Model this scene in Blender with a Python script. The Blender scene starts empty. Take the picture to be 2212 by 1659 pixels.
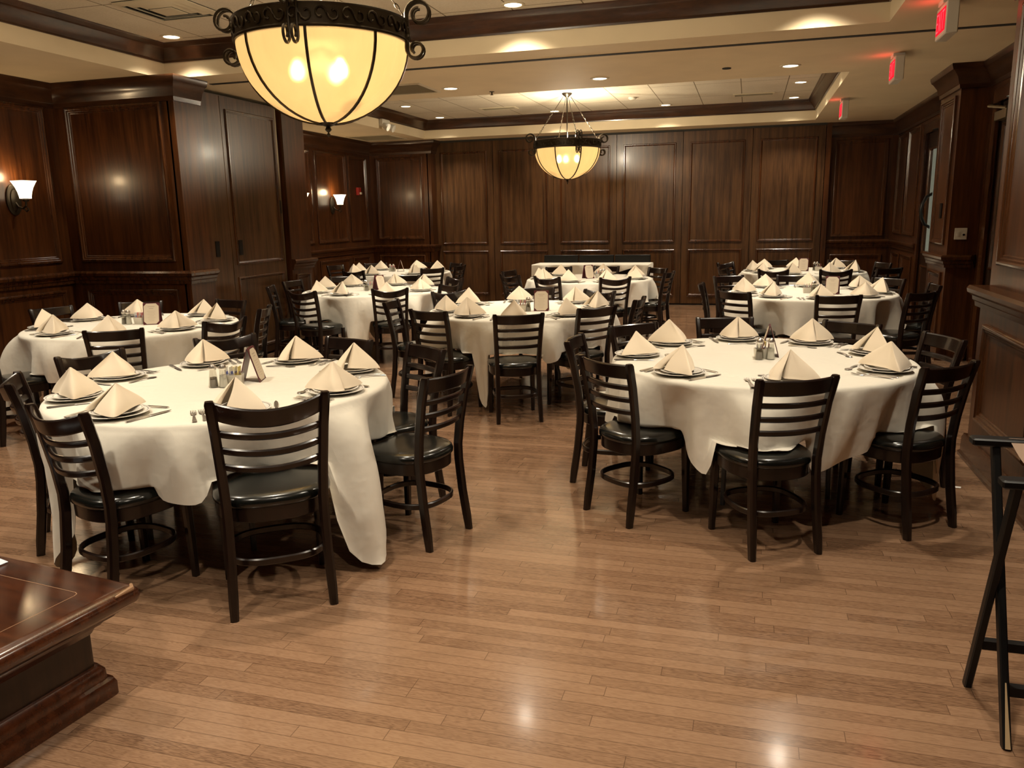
import bpy, math, random
from mathutils import Vector, Matrix
PI = math.pi
SC = bpy.context.scene
COL = SC.collection
rad = math.radians
def lerp(a, b, t): return a + (b - a) * t

# ------------------------------------------------------------------ materials
def new_mat(name):
    m = bpy.data.materials.new(name); m.use_nodes = True
    nt = m.node_tree
    return m, nt, nt.nodes['Principled BSDF']
def simple(name, col, rough=.5, metal=0., coat=0., coat_rough=.1, spec=.5, emit=None, es=0.):
    m, nt, b = new_mat(name)
    b.inputs['Base Color'].default_value = (*col, 1)
    b.inputs['Roughness'].default_value = rough
    b.inputs['Metallic'].default_value = metal
    b.inputs['Coat Weight'].default_value = coat
    b.inputs['Coat Roughness'].default_value = coat_rough
    b.inputs['Specular IOR Level'].default_value = spec
    if emit:
        b.inputs['Emission Color'].default_value = (*emit, 1)
        b.inputs['Emission Strength'].default_value = es
    return m
def node(nt, t, **kw):
    n = nt.nodes.new(t)
    for k, v in kw.items(): setattr(n, k, v)
    return n
def mth(nt, op, a, b=None, c=None):
    n = node(nt, 'ShaderNodeMath', operation=op)
    for i, v in enumerate((a, b, c)):
        if v is None: continue
        if isinstance(v, (int, float)): n.inputs[i].default_value = v
        else: nt.links.new(v, n.inputs[i])
    return n.outputs[0]
def ramp(nt, fac, stops):
    r = node(nt, 'ShaderNodeValToRGB')
    el = r.color_ramp.elements
    while len(el) < len(stops): el.new(.5)
    for e, (p, c) in zip(el, stops): e.position = p; e.color = (*c, 1)
    nt.links.new(fac, r.inputs[0])
    return r.outputs[0]
def noise(nt, vec, scale, detail=3, rough=.55):
    n = node(nt, 'ShaderNodeTexNoise'); n.inputs['Scale'].default_value = scale
    n.inputs['Detail'].default_value = detail; n.inputs['Roughness'].default_value = rough
    nt.links.new(vec, n.inputs['Vector']); return n.outputs[0]
def mapping(nt, vec, scale):
    n = node(nt, 'ShaderNodeMapping'); n.inputs['Scale'].default_value = scale
    nt.links.new(vec, n.inputs[0]); return n.outputs[0]
def wood(name, dark, light, rough, sc=(22, 22, 1.1), coat=.3, coord='pos', bump=0):
    m, nt, b = new_mat(name)
    v = node(nt, 'ShaderNodeNewGeometry').outputs['Position'] if coord == 'pos' else node(nt, 'ShaderNodeTexCoord').outputs['Object']
    g1 = noise(nt, mapping(nt, v, sc), 1.0, 3, .6)
    g2 = noise(nt, mapping(nt, v, tuple(s * 5 for s in sc)), 1.0, 1, .6)
    g3 = noise(nt, v, 1.3, 1)
    f = mth(nt, 'ADD', mth(nt, 'MULTIPLY', g1, .65), mth(nt, 'ADD', mth(nt, 'MULTIPLY', g2, .2), mth(nt, 'MULTIPLY', g3, .15)))
    c = ramp(nt, f, [(.36, dark), (.64, light)])
    nt.links.new(c, b.inputs['Base Color'])
    b.inputs['Roughness'].default_value = rough
    b.inputs['Specular IOR Level'].default_value = .38
    b.inputs['Coat Weight'].default_value = coat
    b.inputs['Coat Roughness'].default_value = .16
    if bump:
        bp = node(nt, 'ShaderNodeBump'); bp.inputs['Strength'].default_value = bump; bp.inputs['Distance'].default_value = .01
        nt.links.new(f, bp.inputs['Height']); nt.links.new(bp.outputs[0], b.inputs['Normal'])
    return m
M = {}
M['panel'] = wood('mahogany_panel', (.026, .0075, .0018), (.092, .030, .0075), .32, coat=.2)
M['partition'] = wood('partition_veneer', (.032, .0128, .0042), (.112, .051, .0180), .34, coat=.1)
M['trimwood'] = wood('mahogany_trim', (.026, .0082, .0024), (.088, .030, .0088), .26, coat=.5)
M['crown'] = wood('crown_wood', (.020, .0075, .003), (.062, .023, .008), .30, sc=(3, 3, 14), coat=.4)
M['doorwood'] = wood('dark_door', (.010, .0045, .0022), (.03, .012, .005), .35, coat=.2)
M['chairwood'] = wood('espresso_chair', (.006, .003, .0022), (.015, .0068, .0045), .28, sc=(20, 20, 3), coat=.35, coord='obj', bump=0)
M['tablewood'] = wood('red_table', (.028, .0075, .003), (.088, .025, .0085), .22, sc=(3, 30, 30), coat=.7, coord='obj', bump=.02)
M['worn'] = simple('worn_edge', (.30, .17, .09), .5)
M['vinyl'] = simple('black_vinyl', (.006, .007, .006), .22, coat=.3, coat_rough=.15)
M['black'] = simple('black_paint', (.004, .004, .004), .45, spec=.3)
M['blackvoid'] = simple('black_void', (.003, .003, .003), .8)
M['bronze'] = simple('bronze', (.042, .031, .019), .40, metal=.6)
M['steel'] = simple('cutlery_steel', (.86, .84, .80), .30, metal=1.)
M['legmetal'] = simple('grey_leg_metal', (.16, .19, .21), .4, metal=.5)
M['ply'] = simple('plywood', (.35, .24, .13), .6)
M['white'] = simple('white_plastic', (.62, .58, .48), .4)
M['burgundy'] = simple('burgundy_leatherette', (.085, .008, .014), .4)
M['cardback'] = simple('holder_back', (.05, .03, .025), .5)
M['paper'] = simple('card_paper', (.74, .64, .50), .8)
M['print'] = simple('card_print', (.45, .34, .27), .8)
M['pkt_white'] = simple('packet_white', (.78, .76, .72), .7)
M['pkt_pink'] = simple('packet_pink', (.75, .30, .30), .7)
M['pkt_yellow'] = simple('packet_yellow', (.75, .62, .22), .7)
M['blueink'] = simple('blue_ink', (.12, .16, .5), .7)
M['salt'] = simple('salt_fill', (.78, .76, .70), .8)
M['pepper'] = simple('pepper_fill', (.13, .105, .07), .9)
M['ceramic'] = simple('caddy_ceramic', (.70, .66, .57), .3)
M['strap'] = simple('webbing', (.34, .23, .16), .7)
M['beige'] = simple('bare_wood', (.55, .40, .22), .7)
M['red'] = simple('fire_red', (.35, .02, .015), .4)
M['greyvent'] = simple('grille_grey', (.30, .25, .16), .6)
M['ventwhite'] = simple('vent_white', (.62, .54, .38), .5)
M['ventdark'] = simple('vent_dark', (.02, .017, .012), .8)
M['pull'] = simple('pull_dark', (.006, .006, .006), .3, metal=.4)
M['bluepaper'] = simple('bluish_paper', (.62, .70, .80), .7)
M['aluminium'] = simple('edge_strip', (.22, .17, .10), .35, metal=.7)

def paint(name, col, rough=.75):
    m, nt, b = new_mat(name)
    v = node(nt, 'ShaderNodeNewGeometry').outputs['Position']
    n = noise(nt, v, 2.2, 2)
    nt.links.new(ramp(nt, n, [(.3, tuple(c * .92 for c in col)), (.7, col)]), b.inputs['Base Color'])
    b.inputs['Roughness'].default_value = rough
    b.inputs['Specular IOR Level'].default_value = .25
    return m
M['cream'] = paint('cream_paint', (.76, .63, .42))
def tiles():
    m, nt, b = new_mat('ceiling_tile')
    v = node(nt, 'ShaderNodeNewGeometry').outputs['Position']
    s = node(nt, 'ShaderNodeSeparateXYZ'); nt.links.new(v, s.inputs[0])
    def line(o, size, off):
        f = mth(nt, 'FRACT', mth(nt, 'DIVIDE', mth(nt, 'ADD', o, off), size))
        d = mth(nt, 'MULTIPLY', mth(nt, 'MINIMUM', f, mth(nt, 'SUBTRACT', 1., f)), size)
        return mth(nt, 'LESS_THAN', d, .006)
    g = mth(nt, 'MAXIMUM', line(s.outputs[0], .61, .17), line(s.outputs[1], 1.22, .35))
    n = noise(nt, v, 60, 2, .7); n2 = noise(nt, v, 1.5, 2)
    base = ramp(nt, mth(nt, 'ADD', mth(nt, 'MULTIPLY', n, .5), mth(nt, 'MULTIPLY', n2, .5)), [(.35, (.58, .51, .39)), (.65, (.70, .63, .50))])
    mix = node(nt, 'ShaderNodeMix', data_type='RGBA'); nt.links.new(g, mix.inputs[0]); nt.links.new(base, mix.inputs[6])
    mix.inputs[7].default_value = (.20, .16, .10, 1)
    nt.links.new(mix.outputs[2], b.inputs['Base Color']); b.inputs['Roughness'].default_value = .9
    b.inputs['Specular IOR Level'].default_value = .1
    return m
M['tile'] = tiles()
def oak_floor():
    m, nt, b = new_mat('oak_strip_floor')
    v = node(nt, 'ShaderNodeNewGeometry').outputs['Position']
    s = node(nt, 'ShaderNodeSeparateXYZ'); nt.links.new(v, s.inputs[0])
    X, Y = s.outputs[0], s.outputs[1]
    W = .058
    yr = mth(nt, 'DIVIDE', Y, W); row = mth(nt, 'FLOOR', yr); fy = mth(nt, 'SUBTRACT', yr, row)
    wn = node(nt, 'ShaderNodeTexWhiteNoise', noise_dimensions='1D'); nt.links.new(row, wn.inputs['W'])
    xo = mth(nt, 'ADD', X, mth(nt, 'MULTIPLY', wn.outputs[0], 7.3))
    L = mth(nt, 'ADD', .55, mth(nt, 'MULTIPLY', mth(nt, 'FRACT', mth(nt, 'MULTIPLY', wn.outputs[0], 17.7)), .7))
    xr = mth(nt, 'DIVIDE', xo, L); pl = mth(nt, 'FLOOR', xr); fx = mth(nt, 'SUBTRACT', xr, pl)
    cb = node(nt, 'ShaderNodeCombineXYZ'); nt.links.new(row, cb.inputs[0]); nt.links.new(pl, cb.inputs[1])
    w2 = node(nt, 'ShaderNodeTexWhiteNoise', noise_dimensions='3D'); nt.links.new(cb.outputs[0], w2.inputs['Vector'])
    tone = w2.outputs[0]
    # grain: stretched along X, shifted per board
    cv = node(nt, 'ShaderNodeCombineXYZ')
    nt.links.new(mth(nt, 'MULTIPLY', X, 2.2), cv.inputs[0]); nt.links.new(mth(nt, 'MULTIPLY', Y, 34.), cv.inputs[1])
    nt.links.new(mth(nt, 'MULTIPLY', tone, 40.), cv.inputs[2])
    g = noise(nt, cv.outputs[0], 1.0, 4, .6)
    rings = mth(nt, 'SINE', mth(nt, 'MULTIPLY', g, 55.))
    rings = mth(nt, 'POWER', mth(nt, 'ABSOLUTE', rings), 3.)
    cv2 = node(nt, 'ShaderNodeCombineXYZ')
    nt.links.new(mth(nt, 'MULTIPLY', X, 7.), cv2.inputs[0]); nt.links.new(mth(nt, 'MULTIPLY', Y, 260.), cv2.inputs[1]); nt.links.new(tone, cv2.inputs[2])
    fine = noise(nt, cv2.outputs[0], 1.0, 3, .6)
    f = mth(nt, 'ADD', mth(nt, 'MULTIPLY', tone, .40), mth(nt, 'ADD', mth(nt, 'MULTIPLY', mth(nt, 'SUBTRACT', 1., rings), .36), mth(nt, 'MULTIPLY', fine, .36)))
    c = ramp(nt, f, [(.14, (.120, .062, .034)), (.45, (.250, .142, .082)), (.85, (.335, .200, .120))])
    gy = mth(nt, 'MULTIPLY', mth(nt, 'MINIMUM', fy, mth(nt, 'SUBTRACT', 1., fy)), W)
    gx = mth(nt, 'MULTIPLY', mth(nt, 'MINIMUM', fx, mth(nt, 'SUBTRACT', 1., fx)), L)
    gap = mth(nt, 'LESS_THAN', mth(nt, 'MINIMUM', gy, gx), .0012)
    mix = node(nt, 'ShaderNodeMix', data_type='RGBA'); nt.links.new(mth(nt, 'MULTIPLY', gap, .65), mix.inputs[0])
    nt.links.new(c, mix.inputs[6]); mix.inputs[7].default_value = (.045, .02, .008, 1)
    nt.links.new(mix.outputs[2], b.inputs['Base Color'])
    rn = noise(nt, v, 9., 4, .65)
    r = node(nt, 'ShaderNodeMapRange'); nt.links.new(rn, r.inputs[0]); r.inputs[3].default_value = .13; r.inputs[4].default_value = .24
    nt.links.new(r.outputs[0], b.inputs['Roughness'])
    b.inputs['Specular IOR Level'].default_value = .6
    b.inputs['Coat Weight'].default_value = .35; b.inputs['Coat Roughness'].default_value = .10
    bp = node(nt, 'ShaderNodeBump'); bp.inputs['Strength'].default_value = .12; bp.inputs['Distance'].default_value = .003
    h = mth(nt, 'SUBTRACT', mth(nt, 'ADD', mth(nt, 'MULTIPLY', tone, .25), mth(nt, 'MULTIPLY', fine, .12)), gap)
    nt.links.new(h, bp.inputs['Height']); nt.links.new(bp.outputs[0], b.inputs['Normal'])
    return m
M['floor'] = oak_floor()
def cloth(name, col, bump=.25):
    m, nt, b = new_mat(name)
    v = node(nt, 'ShaderNodeTexCoord').outputs['Object']
    n1 = noise(nt, v, 5.5, 3, .5); n2 = noise(nt, v, 420., 2, .5)
    b.inputs['Base Color'].default_value = (*col, 1)
    b.inputs['Roughness'].default_value = .85; b.inputs['Specular IOR Level'].default_value = .15
    b.inputs['Sheen Weight'].default_value = .15
    bp = node(nt, 'ShaderNodeBump'); bp.inputs['Strength'].default_value = bump; bp.inputs['Distance'].default_value = .02
    n3 = noise(nt, mapping(nt, v, (11, 11, 4.5)), 1.0, 1, .5); rd = mth(nt, 'ABSOLUTE', mth(nt, 'SUBTRACT', n3, .5))
    nt.links.new(mth(nt, 'ADD', mth(nt, 'SUBTRACT', n1, mth(nt, 'MULTIPLY', rd, .55)), mth(nt, 'MULTIPLY', n2, .02)), bp.inputs['Height']); nt.links.new(bp.outputs[0], b.inputs['Normal'])
    return m
M['linen'] = cloth('ivory_tablecloth', (.80, .76, .66), .5)
M['napkin'] = cloth('cream_napkin', (.87, .75, .58), .12)
def china(name, r0, r1):
    m, nt, b = new_mat(name)
    v = node(nt, 'ShaderNodeTexCoord').outputs['Object']
    s = node(nt, 'ShaderNodeSeparateXYZ'); nt.links.new(v, s.inputs[0])
    r = mth(nt, 'SQRT', mth(nt, 'ADD', mth(nt, 'MULTIPLY', s.outputs[0], s.outputs[0]), mth(nt, 'MULTIPLY', s.outputs[1], s.outputs[1])))
    on = mth(nt, 'MULTIPLY', mth(nt, 'GREATER_THAN', r, r0), mth(nt, 'LESS_THAN', r, r1))
    mix = node(nt, 'ShaderNodeMix', data_type='RGBA'); nt.links.new(on, mix.inputs[0])
    mix.inputs[6].default_value = (.84, .81, .74, 1); mix.inputs[7].default_value = (.035, .035, .06, 1)
    nt.links.new(mix.outputs[2], b.inputs['Base Color']); b.inputs['Roughness'].default_value = .16
    return m
M['charger'] = china('charger_china', .1262, .1282)
M['plate'] = china('plate_china', .1022, .1040)
def shade_mat(name, ecol, es, tcol, clear):
    m = bpy.data.materials.new(name); m.use_nodes = True; nt = m.node_tree; nt.nodes.clear()
    out = node(nt, 'ShaderNodeOutputMaterial')
    v = node(nt, 'ShaderNodeTexCoord').outputs['Object']
    st = noise(nt, mapping(nt, v, (9, 9, 1.6)), 1.0, 4, .6)
    em = node(nt, 'ShaderNodeEmission'); em.inputs['Strength'].default_value = es
    nt.links.new(ramp(nt, st, [(.3, tuple(c * .88 for c in ecol)), (.7, ecol)]), em.inputs['Color'])
    tr = node(nt, 'ShaderNodeBsdfTranslucent'); tr.inputs['Color'].default_value = (*tcol, 1)
    df = node(nt, 'ShaderNodeBsdfRefraction'); df.inputs['Color'].default_value = (1., .78, .42, 1); df.inputs['Roughness'].default_value = .5; df.inputs['IOR'].default_value = 1.15
    mx = node(nt, 'ShaderNodeMixShader'); mx.inputs[0].default_value = clear
    nt.links.new(tr.outputs[0], mx.inputs[1]); nt.links.new(df.outputs[0], mx.inputs[2])
    gl = node(nt, 'ShaderNodeBsdfGlossy'); gl.inputs['Roughness'].default_value = .25
    mg = node(nt, 'ShaderNodeMixShader'); mg.inputs[0].default_value = .04
    nt.links.new(mx.outputs[0], mg.inputs[1]); nt.links.new(gl.outputs[0], mg.inputs[2])
    ad = node(nt, 'ShaderNodeAddShader'); nt.links.new(mg.outputs[0], ad.inputs[0]); nt.links.new(em.outputs[0], ad.inputs[1])
    nt.links.new(ad.outputs[0], out.inputs[0])
    return m
M['alabaster'] = shade_mat('alabaster_bowl', (1., .61, .235), .66, (.055, .034, .013), .15)
def emis(name, col, s):
    m = bpy.data.materials.new(name); m.use_nodes = True; nt = m.node_tree; nt.nodes.clear()
    o = node(nt, 'ShaderNodeOutputMaterial'); e = node(nt, 'ShaderNodeEmission')
    e.inputs[0].default_value = (*col, 1); e.inputs[1].default_value = s; nt.links.new(e.outputs[0], o.inputs[0]); return m
M['bulb'] = emis('bulb_glow', (1., .74, .38), 75.)
M['lens'] = emis('downlight_lens', (1., .88, .68), 9.)
M['sconce'] = emis('sconce_glass', (1., .80, .52), 4.2)
M['exitred'] = emis('exit_red', (1., .015, .03), 1.1)
M['exitletter'] = emis('exit_letter', (1., .06, .075), 2.2)
M['doorglass'] = simple('door_glass', (.16, .17, .14), .15, emit=(.30, .34, .27), es=.30)  # weak emission put into the pane for light from beyond the door
def shaker_glass():
    m = bpy.data.materials.new('shaker_glass'); m.use_nodes = True; nt = m.node_tree; nt.nodes.clear()
    o = node(nt, 'ShaderNodeOutputMaterial'); t = node(nt, 'ShaderNodeBsdfTransparent'); g = node(nt, 'ShaderNodeBsdfGlossy')
    t.inputs[0].default_value = (.86, .86, .82, 1); g.inputs['Roughness'].default_value = .08
    x = node(nt, 'ShaderNodeMixShader'); x.inputs[0].default_value = .16
    nt.links.new(t.outputs[0], x.inputs[1]); nt.links.new(g.outputs[0], x.inputs[2]); nt.links.new(x.outputs[0], o.inputs[0]); return m
M['glass'] = shaker_glass()

# ------------------------------------------------------------------ mesh helpers
class MB:
    def __init__(s): s.v = []; s.f = []
    def add(s, vs, fs):
        o = len(s.v); s.v += [tuple(p) for p in vs]; s.f += [tuple(i + o for i in f) for f in fs]
    def box(s, x0, x1, y0, y1, z0, z1):
        s.add([(x0, y0, z0), (x1, y0, z0), (x1, y1, z0), (x0, y1, z0), (x0, y0, z1), (x1, y0, z1), (x1, y1, z1), (x0, y1, z1)],
              [(0, 3, 2, 1), (4, 5, 6, 7), (0, 1, 5, 4), (1, 2, 6, 5), (2, 3, 7, 6), (3, 0, 4, 7)])
    def bbox(s, x0, x1, y0, y1, z0, z1, b):          # box with chamfered edges in z-rings
        def ring(d, z): return [(x0 + d + b, y0 + d, z), (x1 - d - b, y0 + d, z), (x1 - d, y0 + d + b, z), (x1 - d, y1 - d - b, z), (x1 - d - b, y1 - d, z), (x0 + d + b, y1 - d, z), (x0 + d, y1 - d - b, z), (x0 + d, y0 + d + b, z)]
        s.loft([ring(b, z0), ring(0, z0 + b), ring(0, z1 - b), ring(b, z1)])
    def loft(s, rings, cap=True, closed=False, wrap=True):
        n = len(rings[0]); o = len(s.v)
        for r in rings: s.v += [tuple(p) for p in r]
        R = len(rings)
        for i in range(R if closed else R - 1):
            a = o + i * n; b = o + ((i + 1) % R) * n
            for j in range(n if wrap else n - 1):
                k = (j + 1) % n
                s.f.append((a + j, a + k, b + k, b + j))
        if cap and not closed:
            s.f.append(tuple(o + j for j in reversed(range(n))))
            s.f.append(tuple(o + (R - 1) * n + j for j in range(n)))
    def tube(s, path, r, n=8, closed=False, cap=True):
        P = [Vector(p) for p in path]; R = r if isinstance(r, (list, tuple)) else [r] * len(P)
        rings = []; up = None
        for i, p in enumerate(P):
            if closed: t = P[(i + 1) % len(P)] - P[i - 1]
            else: t = P[min(i + 1, len(P) - 1)] - P[max(i - 1, 0)]
            t.normalize()
            if up is None: up = t.orthogonal()
            up = (up - t * up.dot(t)).normalized(); w = t.cross(up)
            rings.append([p + (up * math.cos(2 * PI * k / n) + w * math.sin(2 * PI * k / n)) * R[i] for k in range(n)])
        s.loft(rings, cap, closed)
    def lathe(s, prof, n=24, c=(0, 0, 0), cap=False):
        s.loft([[(c[0] + r * math.cos(2 * PI * k / n), c[1] + r * math.sin(2 * PI * k / n), c[2] + z) for k in range(n)] for r, z in prof], cap)
    def mesh(s, name, mat, ang=35):
        me = bpy.data.meshes.new(name); me.from_pydata(s.v, [], s.f); me.materials.append(mat); me.update()
        me.validate()
        me.polygons.foreach_set('use_smooth', [ang > 0] * len(me.polygons))
        if ang > 0: me.set_sharp_from_angle(angle=rad(ang))
        return me
    def build(s, name, mat, parent=None, ang=35):
        o = bpy.data.objects.new(name, s.mesh(name, mat, ang)); COL.objects.link(o)
        if parent: o.parent = parent
        return o
def tag(o, label=None, cat=None, group=None, kind=None):
    if label: o['label'] = label
    if cat: o['category'] = cat
    if group: o['group'] = group
    if kind: o['kind'] = kind
    return o
def empty(name, loc, rz, label, cat, group=None):
    o = bpy.data.objects.new(name, None); COL.objects.link(o); o.location = loc; o.rotation_euler = (0, 0, rz)
    o.empty_display_size = .1
    return tag(o, label, cat, group)
def put(name, me, parent=None, loc=None, rz=0):
    o = bpy.data.objects.new(name, me); COL.objects.link(o)
    if parent: o.parent = parent
    if loc is not None: o.location = loc
    if rz: o.rotation_euler = (0, 0, rz)
    return o
def struct(o): o['kind'] = 'structure'; return o
def rr(w, d, b): # rounded rectangle outline, 8 points
    w /= 2; d /= 2
    return [(-w + b, -d), (w - b, -d), (w, -d + b), (w, d - b), (w - b, d), (-w + b, d), (-w, d - b), (-w, -d + b)]

# ------------------------------------------------------------------ camera
PSI, TH, RO, FPX, HC = rad(16.34), rad(11.745), rad(-1.1175), 1733., 1.6
fw = Vector((-math.sin(PSI) * math.cos(TH), math.cos(PSI) * math.cos(TH), -math.sin(TH)))
r0 = Vector((math.cos(PSI), math.sin(PSI), 0)); u0 = r0.cross(fw)
rt = r0 * math.cos(RO) + u0 * math.sin(RO); up = -r0 * math.sin(RO) + u0 * math.cos(RO)
cam = bpy.data.cameras.new('camera'); cam.sensor_width = 36; cam.lens = FPX / 2212 * 36; cam.clip_start = .05
co = bpy.data.objects.new('camera', cam); COL.objects.link(co)
co.matrix_world = Matrix(((rt.x, up.x, -fw.x, 0), (rt.y, up.y, -fw.y, 0), (rt.z, up.z, -fw.z, HC), (0, 0, 0, 1)))
SC.camera = co

# ------------------------------------------------------------------ room shell
XL, ZS, ZC = -6.97, 3.02, 3.33
class Wall:
    def __init__(s, o, u, n): s.o = Vector((o[0], o[1], 0)); s.u = Vector((u[0], u[1], 0)); s.n = Vector((n[0], n[1], 0))
    def p(s, u, d, z): return s.o + s.u * u + s.n * d + Vector((0, 0, z))
    def slab(s, mb, u0, u1, z0, z1, d0=-.08, d1=0.):
        mb.add([s.p(*q) for q in [(u0, d0, z0), (u1, d0, z0), (u1, d1, z0), (u0, d1, z0), (u0, d0, z1), (u1, d0, z1), (u1, d1, z1), (u0, d1, z1)]],
               [(0, 3, 2, 1), (4, 5, 6, 7), (0, 1, 5, 4), (1, 2, 6, 5), (2, 3, 7, 6), (3, 0, 4, 7)])
    def frame(s, mb, u0, u1, z0, z1, prof, d=0.):
        mb.loft([[s.p(u0 + a, d + h, z0 + a), s.p(u1 - a, d + h, z0 + a), s.p(u1 - a, d + h, z1 - a), s.p(u0 + a, d + h, z1 - a)] for a, h in prof], cap=False)
    def run(s, mb, u0, u1, prof, m0=0, m1=0):
        mb.loft([[s.p(u0 - m0 * d, d, z) for d, z in prof], [s.p(u1 + m1 * d, d, z) for d, z in prof]])
MOLD = [(0, 0), (0, .020), (.010, .027), (.022, .027), (.030, .018), (.042, .016), (.050, .007), (.060, .006), (.066, 0)]
THIN = [(0, 0), (0, .012), (.008, .018), (.020, .018), (.030, .006), (.038, 0)]
CAP = [(0, .99), (.018, .99), (.022, 1.02), (.032, 1.03), (.036, 1.055), (.060, 1.075), (.064, 1.10), (.052, 1.12), (0, 1.125)]
BASE = [(0, 0), (.040, 0), (.040, .02), (.028, .035), (.026, .12), (.016, .15), (0, .155)]
CROWN = [(0, 2.79), (.018, 2.79), (.024, 2.83), (.034, 2.84), (.050, 2.90), (.095, 2.955), (.112, 2.965), (.125, 3.0), (.125, 3.019), (0, 3.019)]
trim_i = [0]
def trim(mb, mat=None, ang=35):
    trim_i[0] += 1
    return struct(mb.build('trim_%d' % trim_i[0], mat or M['trimwood'], None, ang))
def panelled(name, W, L, ups, lows, m=(0, 0), mat=None, top=ZS, crown=True, zu=(1.22, 2.74), zl=(.20, .93), cut=0.):
    mb = MB(); W.slab(mb, 0, L - cut, 0, top); struct(mb.build('wall_' + name, mat or M['panel']))
    mb = MB()
    for a, b in ups: W.frame(mb, a, b, zu[0], zu[1], MOLD)
    for a, b in lows: W.frame(mb, a, b, zl[0], zl[1], MOLD)
    if ups or lows: trim(mb)
    mb = MB(); W.run(mb, 0, L, CAP, *m); trim(mb)
    mb = MB(); W.run(mb, 0, L, BASE, *m); struct(mb.build('baseboard_' + name, M['trimwood']))
    if crown:
        mb = MB(); W.run(mb, 0, L, CROWN, *m); trim(mb, M['crown'])

mb = MB(); mb.add([(-7.3, -3, 0), (2.8, -3, 0), (2.8, 15.1, 0), (-7.3, 15.1, 0)], [(0, 1, 2, 3)])
struct(mb.build('floor', M['floor'], None, 0))
# near left wall, wing and pocket
panelled('left', Wall((XL, -2.9), (0, 1), (1, 0)), 9.97, [(4.6, 5.6), (5.75, 6.75), (6.9, 7.75), (7.85, 8.68), (8.82, 9.82)], [(4.6, 5.6), (5.75, 6.75), (6.9, 7.75), (7.85, 8.68), (8.82, 9.82)], (0, -1), zu=(1.22, 2.79))
Wg = Wall((XL, 7.07), (1, 0), (0, -1))
panelled('left_wing', Wg, 1.47, [(.14, 1.32)], [(.15, 1.31)], (-1, 1), zu=(1.22, 2.79), cut=.06)
Wr = Wall((-5.50, 7.07), (0, 1), (1, 0))
panelled('left_wing_end', Wr, .40, [], [], (1, 0))
Wp = Wall((-5.70, 7.47), (0, 1), (1, 0))
mb = MB(); Wp.slab(mb, 0, 1.75, 0, ZS - .03); struct(mb.build('wall_left_pocket', M['partition']))
mb = MB(); Wp.slab(mb, .02, .10, 0, 3.0, 0, .05); Wp.slab(mb, 1.655, 1.70, 0, 3.0, 0, .03); trim(mb, M['aluminium'])
# pocket doors
def pocket_door(nm, u0, u1, panel):
    m2 = MB(); Wp.slab(m2, u0, u1, .03, 2.97, .002, .045); d = struct(m2.build(nm, M['partition']))
    m3 = MB()
    if panel:
        Wp.frame(m3, u0 + .07, u1 - .05, 1.12, 2.84, THIN, .045); Wp.frame(m3, u0 + .07, u1 - .05, .12, .98, THIN, .045)
        m3.build('moulding', M['trimwood'], d)
    m4 = MB(); uu = (u0 + .13 if panel else u1 - .29)
    Wp.slab(m4, uu, uu + .07, 1.23, 1.40, .045, .052); m4.build('flush_pull', M['pull'], d)
    return d
pocket_door('door_1', .13, .555, False)
dd = pocket_door('door_2', .565, 1.65, True)
m4 = MB(); Wp.slab(m4, 1.60, 1.645, 1.70, 1.86, .045, .056); m4.build('latch_plate', M['pull'], dd)
Wc = Wall((-5.62, 9.22), (0, 1), (1, 0))
panelled('left_pillar', Wc, .50, [], [(.08, .42)], (0, 1), crown=False)
mb = MB(); mb.box(-7.0, -5.70, 9.22, 9.72, 0, ZS); struct(mb.build('wall_left_pocket_end', M['panel']))
Wf = Wall((XL, 9.72), (0, 1), (1, 0))
panelled('left_far', Wf, 4.70, [(.2, 1.2), (1.38, 2.45), (2.60, 3.70), (3.80, 4.52)], [(.2, 1.2), (1.38, 2.45), (2.60, 3.70), (3.80, 4.52)], (0, -1))
panelled('left_far_wing', Wall((XL, 14.42), (1, 0), (0, -1)), 1.25, [(.13, 1.08)], [(.13, 1.08)], (-1, 1), cut=.06)
panelled('left_far_wing_end', Wall((-5.72, 14.42), (0, 1), (1, 0)), .25, [], [], (1, 0))
# folding partition at the back
mb = MB(); mb.box(-5.80, 1.25, 14.74, 14.84, 0, ZS); wb = struct(mb.build('wall_back', M['doorwood']))
Wb = Wall((-5.74, 14.66), (1, 0), (0, -1))
for i in range(6):
    a, b = i * 1.152, (i + 1) * 1.152
    mb = MB(); Wb.slab(mb, a + .004, b - .004, .03, 2.985, -.06, 0); leaf = mb.build('partition_leaf', M['partition'], wb)
    mb = MB(); Wb.frame(mb, a + .12, b - .12, 1.11, 2.81, THIN); Wb.frame(mb, a + .12, b - .12, .16, .985, THIN); mb.build('moulding', M['trimwood'], leaf)
mb = MB(); Wb.slab(mb, 0, 6.92, 0, .03, -.05, -.01); trim(mb, M['blackvoid'])
mb = MB(); Wb.slab(mb, 0, 6.92, 2.985, 3.02, -.05, .02); trim(mb, M['ventdark'])
# right side
panelled('right_far_wing', Wall((1.18, 14.80), (1, 0), (0, -1)), 1.12, [(.16, .98)], [(.16, .98)], (1, -1), zu=(1.17, 2.74), zl=(.2, .88))
mb = MB(); mb.box(1.18, 1.26, 14.66, 14.82, 0, ZS); struct(mb.build('wall_right_far_wing_end', M['panel']))
Wq = Wall((2.30, 10.42), (0, 1), (-1, 0))
mb = MB(); Wq.slab(mb, 0, .70, 0, ZS); Wq.slab(mb, 2.1, 4.38, 0, ZS); Wq.slab(mb, .70, 2.1, 2.62, ZS); struct(mb.build('wall_right_far', M['panel']))
mb = MB(); Wq.frame(mb, 3.5, 4.24, 1.22, 2.76, MOLD); Wq.frame(mb, 2.5, 3.36, 1.22, 2.76, MOLD); Wq.frame(mb, 3.5, 4.24, .2, .93, MOLD); Wq.frame(mb, 2.5, 3.36, .2, .93, MOLD); trim(mb)
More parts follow.
